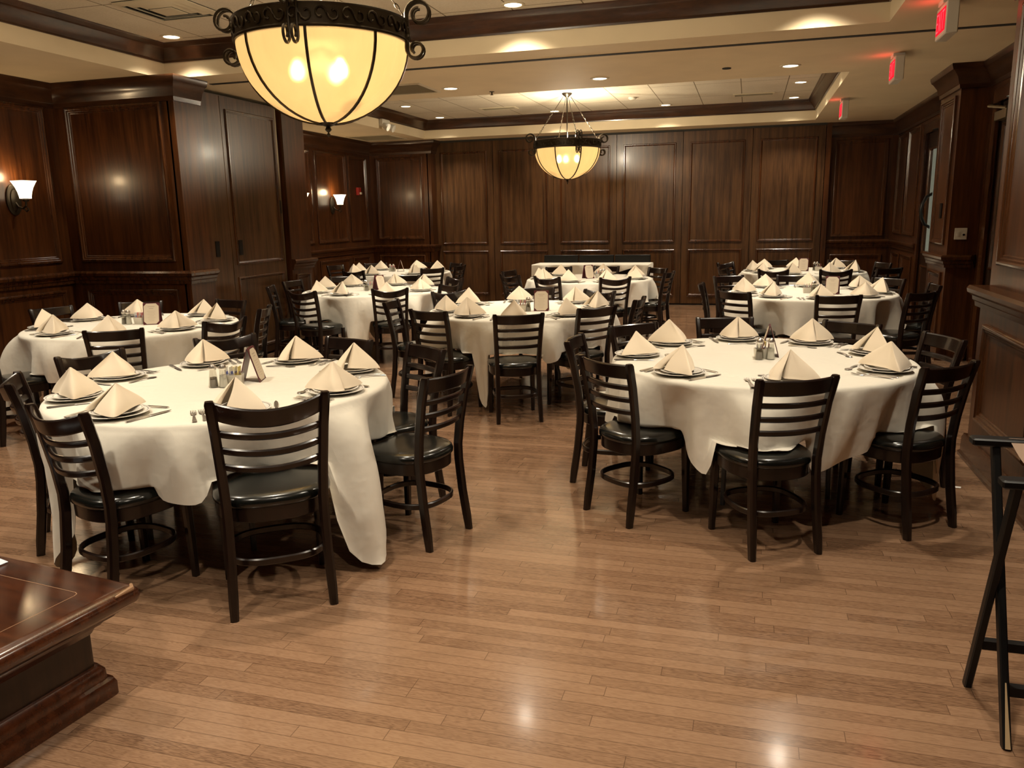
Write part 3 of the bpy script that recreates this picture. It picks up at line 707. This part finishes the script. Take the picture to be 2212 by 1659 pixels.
# ------------------------------------------------------------------ tables and cloths
def table_parts():
    P = []
    m = MB(); m.lathe([(.001, .732), (.80, .732), (.825, .736), (.83, .745), (.825, .757), (.80, .760), (.001, .760)], 64); P.append(('tabletop', m.mesh('tabletop', M['ply'])))
    for k in range(4):
        a = PI / 4 + PI / 2 * k; c, s = math.cos(a), math.sin(a)
        m = MB(); m.tube([(.34 * c, .34 * s, .732), (.36 * c, .36 * s, .45), (.40 * c, .40 * s, .30), (.43 * c, .43 * s, .22), (.435 * c, .435 * s, 0)], .014, 8)
        P.append(('leg', m.mesh('leg', M['legmetal'])))
    m = MB(); m.tube([(.355 * math.cos(PI / 4 + PI / 2 * k), .355 * math.sin(PI / 4 + PI / 2 * k), .52) for k in range(4)], .010, 6, closed=True); P.append(('brace', m.mesh('brace', M['legmetal'])))
    return P
TABLE = table_parts()
def seat_hit(x, y, spots):
    for sx, sy, fa, k in spots:
        dx, dy = x - sx, y - sy
        f = dx * math.cos(fa) + dy * math.sin(fa); l = -dx * math.sin(fa) + dy * math.cos(fa)
        if abs((f - .015) / .232) ** 3 + abs(l / (.236 * (1.12 if k > 1 else 1))) ** 3 < 1: return k
    return 0
def tri(x): return math.asin(.96 * math.sin(x)) / 1.287
def make_cloth(key, c, rot, seed):
    rnd = random.Random(seed); S = 1.19; R0 = .838; N = 240; ZT = .768
    ph = [rnd.uniform(0, 2 * PI) for _ in range(8)]
    corner = []
    al = sorted(ch[0] % 360 for ch in TBL[key][3]); gaps = [(al[i] + ((al[(i + 1) % len(al)] - al[i]) % 360) / 2) % 360 for i in range(len(al))]
    for k in range(4):
        t = (rot + 90 * k) % 360; g = min(gaps, key=lambda v: abs((v - t + 180) % 360 - 180)); d = (g - t + 180) % 360 - 180
        corner.append(rad(t if (key == 'B' and k == 0) else t + max(-16, min(16, d))))
    m = MB(); rows = []
    for r in (.01, .2, .4, .6, .72, .80): rows.append([(r * math.cos(2 * PI * j / N), r * math.sin(2 * PI * j / N), ZT) for j in range(N)])
    for a, dr, dz in ((.825, 0, -.001), (.838, 0, -.005), (.846, 0, -.012), (.850, 0, -.022)):
        rows.append([(a * math.cos(2 * PI * j / N), a * math.sin(2 * PI * j / N), ZT + dz) for j in range(N)])
    K = 26; hang = [[None] * N for _ in range(K)]
    for j in range(N):
        ph_ = 2 * PI * j / N
        dl = min(((ph_ - cr + PI) % (2 * PI)) - PI for cr in corner) if False else None
        best = None
        for cr in corner:
            d = ((ph_ - cr + PI) % (2 * PI)) - PI
            if best is None or abs(d) < abs(best): best = d
        L = S / math.cos(PI / 4 - min(PI / 4, abs(best)))            # distance to hem of the square
        Ltot = L - .85 - .02
        cf = math.exp(-(best / .30) ** 2)
        for i in range(K):
            s = (i + 1) / K; d = Ltot * s
            fold = .55 * math.cos(8 * (best)) * (1 if abs(best) < PI / 4 else 1)
            n1 = .55 * tri(5 * ph_ + ph[0] + .5 * s) + .50 * tri(9 * ph_ + ph[1] + 1.2 * s) + .38 * tri(14 * ph_ + ph[2] - 1.0 * s) + .16 * tri(23 * ph_ + ph[3] + 2 * s)
            sharp = n1
            amp = .062 * (1 - math.exp(-d / .09)) + .135 * d
            out = amp * (fold * .8 + .85 * sharp)
            rr_ = .851 + .030 * (1 - math.exp(-d / .08)) + max(out, -.045 - .13 * d) - .09 * d * (1 - cf)
            tw = ph_ - best * .06 * min(1, d / .5) * math.exp(-(best / .45) ** 2) + .035 * d * math.sin(7 * ph_ + ph[4])
            z = ZT - .022 - d * (.985 - .03 * abs(math.sin(6 * ph_ + ph[5])))
            x, y = rr_ * math.cos(tw), rr_ * math.sin(tw)
            hang[i][j] = [x, y, z]
    for i in range(K):
        for j in range(N):
            x, y, z = hang[i][j]
            k = seat_hit(c[0] + x, c[1] + y, chair_spots[key]) if z < .54 else 0
            if k and z < .500 * k: z = .490 * k + .010 * (1 - i / K) + .004 * math.sin(j * .9)
            hang[i][j][2] = max(z, .03)
    # keep the hem from jumping: light smoothing of the lowest rows
    for _ in range(2):
        for i in range(4, K):
            zs = [p[2] for p in hang[i]]
            for j in range(N):
                v = (zs[j - 1] + 2 * zs[j] + zs[(j + 1) % N]) / 4
                hang[i][j][2] = max(v, hang[i][j][2]) if .485 < hang[i][j][2] < .535 else v
    rows += hang
    m.loft(rows, cap=False)
    o = m.build('tablecloth', M['linen'], None, 80)
    o.location = (c[0], c[1], 0); return o
for i, (key, (c, nm, rot, chairs)) in enumerate(TBL.items()):
    e = empty('round_table', (c[0], c[1], 0), rad(rot + 20), 'round folding banquet table hidden under cloth, the %s' % nm, 'table', 'round banquet tables')
    for n_, me in TABLE: put(n_, me, e)
    tag(make_cloth(key, c, rot, 11 + i), 'ivory square cloth draped over the round %s' % nm, 'tablecloth', 'ivory tablecloths')

# ------------------------------------------------------------------ place settings
m = MB(); m.lathe([(.001, .003), (.07, .003), (.078, 0), (.082, .002), (.115, .012), (.136, .0165), (.1375, .0185), (.136, .0195), (.115, .0155), (.085, .007), (.075, .006), (.001, .006)], 48); ME_CH = m.mesh('charger_plate', M['charger'], 60)
m = MB(); m.lathe([(.001, .003), (.058, .003), (.064, 0), (.068, .002), (.095, .012), (.110, .0155), (.1115, .0172), (.110, .018), (.095, .0148), (.070, .0065), (.06, .006), (.001, .006)], 48); ME_PL = m.mesh('dinner_plate', M['plate'], 60)
def napkin(seed):
    rnd = random.Random(seed); j = lambda a: rnd.uniform(-a, a)
    w1, w2 = .142 + j(.008), .142 + j(.008); n1, n2 = j(.012), j(.010)
    base = [(.018, .030), (-.014, .062), (-.034, .070 + n1), (-.074, .036 + n1), (-.118, -.016 + j(.008)), (-w1, -.050), (-w1 + .010, -.064), (-.06, -.066 + j(.008)), (0, -.068 + j(.006)), (.06, -.066 + j(.008)), (w2 - .010, -.064), (w2, -.050), (.118, -.006 + j(.008)),
            (.082, .052 + n2), (.056, .098 + n2), (.030, .128), (.002, .134), (-.020, .122), (-.022, .098), (-.004, .086), (.014, .096), (.012, .110)]
    pts = []
    n = len(base)
    for i in range(n - 1):
        p0, p1, p2, p3 = base[max(i - 1, 0)], base[i], base[i + 1], base[min(i + 2, n - 1)]
        for k in range(4):
            t = k / 4
            pts.append(tuple(.5 * (2 * p1[a] + (p2[a] - p0[a]) * t + (2 * p0[a] - 5 * p1[a] + 4 * p2[a] - p3[a]) * t * t + (3 * p1[a] - p0[a] - 3 * p2[a] + p3[a]) * t ** 3) for a in (0, 1)))
    pts.append(base[-1])
    H = .134 + j(.008); ax, ay = j(.020), -.004 + j(.010)
    rows = []
    for i in range(15):
        t = i / 14; s = 1 - t * .972
        puff = 1 + .13 * math.sin(PI * t) * (1 - t)
        row = []
        for q_, (x, y) in enumerate(pts):
            w = .005 * math.sin(q_ * .33 + seed) * math.sin(PI * t)
            hz = .5 * (1 + math.cos(PI * min(1, abs(x) / .13))) * .006 if t == 0 else 0
            row.append((ax * t + x * s * puff + w, ay * t + y * s * puff + w, H * (t ** .97) + (0.0 if t else hz)))
        rows.append(row)
    m = MB(); m.loft(rows, cap=False, wrap=False)
    me = m.mesh('folded_napkin', M['napkin'], 75); return me
ME_NAP = [napkin(s) for s in (1, 2, 3, 4, 5)]
def flat(mb, prof, z=.0025):         # prof: (y, halfwidth, z, thickness)
    mb.loft([[(-w, y, z0 - t), (w, y, z0 - t), (w * .8, y, z0 + t), (-w * .8, y, z0 + t)] for y, w, z0, t in prof])
m = MB(); flat(m, [(-.115, .006, .005, .003), (-.10, .0095, .005, .004), (-.02, .008, .005, .004), (0, .007, .005, .003)]); ME_KH = m.mesh('handle', M['steel'])
m = MB(); flat(m, [(0, .006, .005, .002), (.01, .010, .005, .0012), (.08, .0105, .005, .001), (.11, .006, .005, .0008), (.122, .001, .005, .0006)]); ME_KB = m.mesh('blade', M['steel'])
m = MB(); flat(m, [(-.10, .009, .003, .0015), (-.09, .011, .004, .0018), (0, .0045, .008, .002), (.035, .0045, .007, .002), (.045, .012, .004, .0015), (.062, .0135, .003, .0014)])
for k in range(4):
    x = -.0105 + .007 * k
    m.loft([[(x + dx * w, y, z0 + dz * .0012) for dx, dz in ((-1, -1), (1, -1), (1, 1), (-1, 1))] for y, w, z0 in ((.060, .0022, .003), (.085, .0018, .004), (.105, .0012, .008))])
ME_FK = m.mesh('fork', M['steel'])
m = MB(); flat(m, [(-.09, .008, .003, .0015), (-.08, .010, .004, .0018), (.01, .004, .008, .002), (.03, .0045, .006, .002)])
m.loft([[(w * math.cos(a), y + 0, .004 - .004 * w / .019 + .0045 * abs(math.cos(a)) * w / .019 + .0012 * math.sin(a)) for a in [2 * PI * k / 10 for k in range(10)]] for y, w in ((.028, .005), (.04, .013), (.058, .019), (.074, .017), (.086, .009), (.089, .002))])
ME_SP = m.mesh('spoon', M['steel'])
ZT = .7685
PL_ANG = {'A': [-140, -95, -49, -5, 42, 88, 135, 177], 'B': [-177, -126, -79, -24, 21, 62, 101, 141], 'C': [-152, -105, -63, -21, 26, 73, 127, 163], 'D': [-152, -114, -78, -40, 9, 56, 105, 151],
          'E': [-137, -95, -50, -9, 50, 90, 137, 170], 'F': [-167, -125, -86, -46, -7, 39, 87, 129], 'G': [-150, -101, -45, 2, 42, 85, 135, 175], 'H': [-170, -142, -100, -60, -15, 31, 84, 135], 'I': [-178, -145, -105, -62, -20, 46, 95, 138]}
PL_R = {'A': .69, 'B': .69}
rnd = random.Random(5)
for key, (c, nm, rot, chairs) in TBL.items():
    angs = PL_ANG[key]; pos = names_for(c, angs); far = key in 'GHI'
    for a, pn in zip(angs, pos):
        R = PL_R.get(key, .68) + rnd.uniform(-.012, .012); A = rad(a)
        px, py = c[0] + R * math.cos(A), c[1] + R * math.sin(A)
        rz = A + PI / 2                       # local +y to the table centre, local +x to the diner's right
        ux, uy = math.cos(rz), math.sin(rz); vx, vy = -math.sin(rz), math.cos(rz)
        def at(lx, ly, z): return (px + ux * lx + vx * ly, py + uy * lx + vy * ly, z)
        where = 'at the %s of the %s' % (pn, nm)
        tag(put('charger_plate', ME_CH, None, (px, py, ZT), rz), 'large white blue-rimmed plate, lower one %s' % where, 'plate', 'lower plates on the ' + nm)
        ox, oy = rnd.uniform(-.012, .012), rnd.uniform(-.012, .012)
        tag(put('dinner_plate', ME_PL, None, at(ox, oy, ZT + .0085), rz), 'smaller white blue-rimmed plate, upper one %s' % where, 'plate', 'upper plates on the ' + nm)
        va = view_angle(c, a); tw = rnd.uniform(-28, 28)
        if va < 70 or va > 290: tw = rnd.choice((-1, 1)) * rnd.uniform(105, 150)
        nz = put('folded_napkin', rnd.choice(ME_NAP), None, at(ox * .5, oy * .5 - .005, ZT + .0262), rz + rad(tw))
        k = rnd.uniform(.94, 1.06); nz.scale = (k, k, rnd.uniform(.92, 1.06))
        tag(nz, 'cream napkin folded into a pyramid %s' % where, 'napkin', 'pyramid napkins on the ' + nm)
        o = empty('table_knife', at(.158 + rnd.uniform(-.006, .006), rnd.uniform(-.02, .02), ZT), rz + rad(rnd.uniform(-9, 9)), 'steel knife right of the plates %s' % where, 'knife', 'knives on the ' + nm)
        put('handle', ME_KH, o); put('blade', ME_KB, o)
        tag(put('dinner_fork', ME_FK, None, at(-.156 + rnd.uniform(-.003, .003), rnd.uniform(-.02, .02), ZT), rz + rad(rnd.uniform(-3, 3))), 'steel fork beside the plate, inner one %s' % where, 'fork', 'inner forks on the ' + nm)
        if far: continue
        tag(put('salad_fork', ME_FK, None, at(-.194 + rnd.uniform(-.003, .003), -.01 + rnd.uniform(-.02, .02), ZT), rz + rad(rnd.uniform(-3, 3))), 'steel fork farther from plate, outer one %s' % where, 'fork', 'outer forks on the ' + nm)
        tag(put('teaspoon', ME_SP, None, at(rnd.uniform(-.03, .03), .168 + rnd.uniform(-.006, .006), ZT), rz + rad(90 + rnd.uniform(-12, 12))), 'steel spoon laid across above the plate %s' % where, 'spoon', 'spoons on the ' + nm)

# ------------------------------------------------------------------ centre pieces
def shaker_meshes(fill):
    sec = lambda r, z: [(r * (1 if k % 2 else .93) * math.cos(2 * PI * k / 16), r * (1 if k % 2 else .93) * math.sin(2 * PI * k / 16), z) for k in range(16)]
    g = MB(); g.loft([sec(.021, 0), sec(.023, .004), sec(.017, .05), sec(.014, .072), sec(.014, .08)])
    f = MB(); f.loft([sec(.018, .004), sec(.0145, .045 if fill == 'pepper' else .055)])
    l = MB(); l.lathe([(.0155, .078), (.0165, .082), (.0155, .092), (.010, .101), (.001, .104)], 16, cap=False)
    return [('glass_body', g.mesh('glass_body', M['glass'])), ('contents', f.mesh('contents', M[fill])), ('metal_lid', l.mesh('metal_lid', M['steel']))]
SH = {'salt': shaker_meshes('salt'), 'pepper': shaker_meshes('pepper')}
def menu_meshes():
    H, W, D = .180, .132, .056
    P = []
    def pane(s):
        m = MB(); t = .004
        a = [(-W / 2, s * D, 0), (W / 2, s * D, 0), (W / 2, s * .004, H), (-W / 2, s * .004, H)]
        b = [(x, y - s * t, z) for x, y, z in a]
        m.loft([a, b]); return m
    for s in (-1, 1): P.append(('cover_panel', pane(s).mesh('cover_panel', M['burgundy'], 0), None))
    for s in (-1, 1):
        m = MB(); k = .028; e = .006
        pl = [(-W / 2 + k, e), (W / 2 - k, e), (W / 2 - e, k), (W / 2 - e, H - k), (W / 2 - k, H - e), (-W / 2 + k, H - e), (-W / 2 + e, H - k), (-W / 2 + e, k)]
        def on(x, h, off): 
            t = h / H; return (x, s * lerp(D, .004, t) + s * off, h)
        m.add([on(x, h, .0012) for x, h in pl], [tuple(range(8))]); card = m.mesh('menu_card', M['paper'], 0)
        m = MB()
        for h, w in ((H - .034, .028), (H - .048, .018)):
            m.add([on(-w, h, .0018), on(w, h, .0018), on(w, h + .003, .0018), on(-w, h + .003, .0018)], [(0, 1, 2, 3)])
        for i in range(7):
            h = H - .07 - i * .013; w = (.034, .026, .030, .022, .032, .027, .02)[i]
            m.add([on(-w, h, .0018), on(w, h, .0018), on(w, h + .0012, .0018), on(-w, h + .0012, .0018)], [(0, 1, 2, 3)])
        P.append(('menu_card', card, m.mesh('printed_lines', M['print'], 0)))
    return P
MENU = menu_meshes()
m = MB(); m.loft([[(x, y, z) for x, y in rr(w, d, .006)] for w, d, z in ((.074, .05, 0), (.078, .054, .004), (.084, .060, .045), (.080, .056, .045), (.074, .050, .006))]); ME_CAD = m.mesh('sugar_caddy', M['ceramic'])
def packet(col, band):
    m = MB(); m.bbox(-.019, .019, -.0016, .0016, 0, .062, .0008); a = m.mesh('sugar_packet', M[col])
    m = MB(); m.box(-.012, .012, -.0021, .0021, .034, .044); return a, m.mesh('printed_mark', M[band])
PK = [('white', packet('pkt_white', 'blueink')), ('pink', packet('pkt_pink', 'pkt_white')), ('yellow', packet('pkt_yellow', 'print'))]
CEN = { # pepper, salt, caddy (x,y,rot), menu (x,y,rot): offsets from the table centre; rot 0 = card faces the -Y side
 'A': ((-.01, -.075), (.043, -.065), (.055, .005, 20), (.085, .125, 110)),
 'B': ((.0, -.045), (.062, -.03), (.02, .015, 12), (.055, .105, 90)),
 'C': ((-.10, .01), (-.045, 0.), (.03, .05, 0), (.15, .06, 27)),
 'D': ((.12, -.16), (.10, -.09), (.055, -.15, 10), (.22, -.075, 10)),
 'E': ((-.03, -.12), (-.075, -.06), (-.04, .02, 20), (.09, -.02, 65)),
 'F': ((.02, -.10), (.035, -.05), (-.03, -.06, 0), (.20, -.15, -12)),
 'G': ((-.12, .10), (-.19, .13), (-.18, .20, 0), (-.03, .19, 112)),
 'H': ((.16, -.02), (.19, .05), (.12, .08, 0), (-.01, -.02, 40)),
 'I': ((.16, .10), (.20, .14), (.21, .06, 0), (.01, .04, -8))}
for key, (pe, sa, ca, me) in CEN.items():
    c, nm = TBL[key][0], TBL[key][1]
    for kind, (x, y), lab in (('pepper', pe, 'glass pepper shaker with metal lid in the middle of the %s'), ('salt', sa, 'glass salt shaker with metal lid in the middle of the %s')):
        e = empty(kind + '_shaker', (c[0] + x, c[1] + y, ZT), .3, lab % nm, kind + ' shaker', 'shakers on the tables')
        for n_, mm in SH[kind]: put(n_, mm, e)
        e.scale = (1.15, 1.15, 1.2)
    x, y, r = ca
    o = put('sugar_caddy', ME_CAD, None, (c[0] + x, c[1] + y, ZT), rad(r)); o.scale = (1.15, 1.15, 1.25)
    tag(o, 'white ceramic sugar packet caddy on the %s' % nm, 'sugar caddy', 'sugar caddies')
    for i in range(6):
        col, (ma, mb_) = PK[(0, 0, 1, 0, 2, 1)[i] if key != 'A' else (0, 0, 0, 0, 2, 2)[i]]
        lx = -.028 + .0112 * i; cr, sr = math.cos(rad(r)), math.sin(rad(r))
        o = put('sugar_packet', ma, None, (c[0] + x + cr * lx, c[1] + y + sr * lx, ZT + .0085)); o.scale = (1.1, 1, 1.45); o.rotation_euler = (rad((-6, 4, -3, 6, -5, 3)[i]), 0, rad(r + 84))
        put('printed_mark', mb_, o)
        tag(o, 'small %s sugar packet standing in the caddy on the %s' % (col, nm), 'sugar packet', '%s packets on the %s' % (col, nm))
    x, y, r = me
    e = empty('menu_stand', (c[0] + x, c[1] + y, ZT), rad(r), 'burgundy tent stand with octagonal menu card on the %s' % nm, 'menu stand', 'table tent menus')
    for n_, mm, sub in MENU:
        o = put(n_, mm, e)
        if sub: put('printed_lines', sub, o)

# ------------------------------------------------------------------ draped bar at the back
e = empty('portable_bar', (-2.45, 13.35, 0), 0, 'black portable bar with three-section back ledge, half hidden by white cloth', 'bar')
m = MB(); m.box(-.93, .90, -.28, .30, .0, .79); m.build('cabinet', M['blackvoid'], e)
m = MB(); m.box(-.96, .92, -.31, .33, .79, .815); m.build('counter', M['black'], e)
for i in range(3):
    a = -.92 + i * .613; m = MB(); m.bbox(a, a + .595, .27, .33, .815, .945, .006); m.build('ledge_panel', M['black'], e)
m = MB(); NX = 60
def hem(t):
    if t < .10: return lerp(.62, .70, t / .10)
    if t < .68: return .70 - .05 * math.sin((t - .1) / .58 * PI) - .10 * max(0, (t - .3) / .38) * (1 - max(0, (t - .5) / .18) if t > .5 else 1)
    if t < .90: return lerp(.66, .785, (t - .68) / .22)
    return lerp(.785, .14, min(1, (t - .90) / .06))
top, fr = [], []
rows = [[], [], [], []]
for i in range(NX + 1):
    t = i / NX; x = lerp(-.99, .95, t); w = .008 * math.sin(t * 37)
    hz = hem(t)
    rows[0].append((x, .26, .8185)); rows[1].append((x, -.31, .8185)); rows[2].append((x, -.325 + w, .805)); rows[3].append((x, -.34 + w * 2.2 - .03 * (.8 - hz), hz))
m.loft(rows, cap=False, wrap=False)
m.loft([[(.945, y, z) for y in (-.34, -.2, 0, .15, .30)] for z in (.8186,)] + [[(.955 + .02 * math.sin(y * 20), y, z) for y in (-.345, -.2, 0, .15, .30)] for z in (.79, .5, .16)], cap=False, wrap=False)
o = m.build('draped_cloth', M['linen'], None, 80); o.location = (-2.45, 13.35, 0); tag(o, 'white cloth draped over the black bar by the back partition', 'tablecloth')

# ------------------------------------------------------------------ low table bottom left
e = empty('low_table', (-1.968, 2.105, 0), rad(-7), 'glossy reddish dark wood low table with moulded edge, bottom left corner', 'table')
def ringp(d, z, lx=1.7, ly=1.5, r=.02):
    return [(-lx + d, -ly + d, z), (-d - r, -ly + d, z), (-d, -ly + d + r, z), (-d, -d - r, z), (-d - r * .3, -d - r * .3, z), (-d - r, -d, z), (-lx + d, -d, z)]
m = MB(); m.loft([ringp(*p) for p in ((.03, .318), (.012, .322), (.0, .335), (-.004, .352), (.0, .372), (.010, .384), (.022, .389))]); m.build('tabletop', M['tablewood'], e)
m = MB(); m.loft([ringp(*p) for p in ((.13, .389), (.13, .3893), (.132, .3893), (.132, .389))], cap=False); m.build('inlay_groove', M['worn'], e)
m = MB(); m.loft([ringp(*p) for p in ((.11, .24), (.10, .262), (.085, .27), (.08, .285), (.055, .292), (.05, .318))]); m.build('cornice', M['tablewood'], e)
m = MB(); m.loft([ringp(*p) for p in ((.115, .02), (.115, .25))]); m.build('body', M['doorwood'], e)
m = MB(); m.loft([ringp(*p) for p in ((.07, 0), (.07, .045), (.076, .06), (.09, .065), (.092, .10), (.105, .118), (.115, .12))]); m.build('plinth', M['tablewood'], e)
m = MB(); m.tube([(-.03, -.012, .384), (-.006, -.03, .383), (-.004, -.10, .381)], [.006, .010, .004], 8); m.build('worn_corner', M['worn'], e)
m = MB(); m.loft([[(lerp(-.97, -.60, i / 10) , -.04 + .05 * j, .392 + .030 * math.sin(PI * i / 10) * (1 - .5 * j)) for i in range(11)] for j in range(2)], cap=False, wrap=False)
m.loft([[(lerp(-.97, -.60, i / 10), -.04 + .05 * j, .391 + .026 * math.sin(PI * i / 10) * (1 - .5 * j)) for i in range(11)] for j in range(2)], cap=False, wrap=False)
o = m.build('folded_paper', M['bluepaper']); o.location = (-1.98, 2.05, 0); o.rotation_euler = (0, 0, rad(-7)); tag(o, 'bluish white folded paper on the low table, left photo edge', 'paper')

# ------------------------------------------------------------------ folding tray stand bottom right
e = empty('folding_tray_stand', (.79, 2.66, 0), 0, 'black folding tray stand with webbing strap and chipped foot, bottom right', 'tray stand')
def bar(m, a, b, w, d):
    a, b = Vector(a), Vector(b); t = (b - a).normalized(); x = Vector((1, 0, 0)); x = (x - t * x.dot(t)).normalized(); y = t.cross(x)
    m.loft([[p + x * px + y * py for px, py in rr(w, d, .004)] for p in (a, b)])
for x, nmx in ((.0, 'l'), (.44, 'r')):
    m = MB(); bar(m, (x + .018, -.19, .0), (x + .018, .22, .835), .024, .034); lg = m.build('leg', M['black'], e)
    if nmx == 'l':
        m = MB(); a = Vector((x + .018, -.19, 0)); t = (Vector((x + .018, .22, .835)) - a).normalized(); nn = Vector((0, -t.z, t.y))
        p0 = a + nn * .0175; m.add([p0 + Vector((-.007, 0, 0)), p0 + Vector((.008, 0, 0)), p0 + t * .19 + Vector((.003, 0, 0)), p0 + t * .19 + Vector((-.001, 0, 0))], [(0, 1, 2, 3)]); m.add([p0 + nn * .0006 + Vector((-.007, 0, 0)), p0 + nn * .0006 + Vector((.008, 0, 0)), p0 + nn * .0006 + t * .19], [(0, 1, 2)])
        m.build('chipped_patch', M['beige'], lg)
    m = MB(); bar(m, (x - .010, .15, .0), (x - .010, -.12, .805), .024, .034); m.build('leg', M['black'], e)
for y, z in ((.22, .848), (-.12, .815)):
    m = MB(); m.bbox(-.055, .54, y - .028, y + .028, z - .013, z + .013, .005); m.build('top_rail', M['black'], e)
m = MB(); bar(m, (.0, .095, .19), (.44, .095, .19), .02, .03); m.box(.0, .44, .08, .11, .175, .205); m.build('crossbar', M['black'], e)
m = MB(); m.box(.018, .46, -.125, -.095, .135, .165); m.build('crossbar', M['black'], e)
m = MB(); m.loft([[(.055, lerp(.22, -.12, t), lerp(.8615, .8285, t) - .02 * math.sin(PI * t)), (.135, lerp(.22, -.12, t), lerp(.8615, .8285, t) - .02 * math.sin(PI * t))] for t in [i / 12 for i in range(13)]], cap=False, wrap=False)
m.build('webbing_strap', M['strap'], e)
m = MB(); m.add([(-.035, -.012, .001), (.03, -.016, .001), (.036, .008, .002), (-.01, .014, .002)], [(0, 1, 2, 3)]); o = m.build('paper_scrap', M['pkt_white'], None, 0); o.location = (1.22, 5.02, .001); tag(o, 'tiny white paper scrap on the floor by the right wall', 'paper scrap')

# ------------------------------------------------------------------ world and render look
w = bpy.data.worlds.new('world'); SC.world = w; w.use_nodes = True
w.node_tree.nodes['Background'].inputs[0].default_value = (1., .8, .55, 1); w.node_tree.nodes['Background'].inputs[1].default_value = .02
SC.view_settings.view_transform = 'Standard'
SC.view_settings.look = 'None'
SC.view_settings.exposure = 0.
SC.cycles.max_bounces = 5; SC.cycles.diffuse_bounces = 3; SC.cycles.glossy_bounces = 2; SC.cycles.transmission_bounces = 3; SC.cycles.transparent_max_bounces = 6
SC.cycles.sample_clamp_indirect = 3.; SC.cycles.caustics_reflective = False; SC.cycles.caustics_refractive = False
SC.cycles.use_adaptive_sampling = True; SC.cycles.adaptive_threshold = .05; SC.cycles.adaptive_min_samples = 16
SC.cycles.use_denoising = True
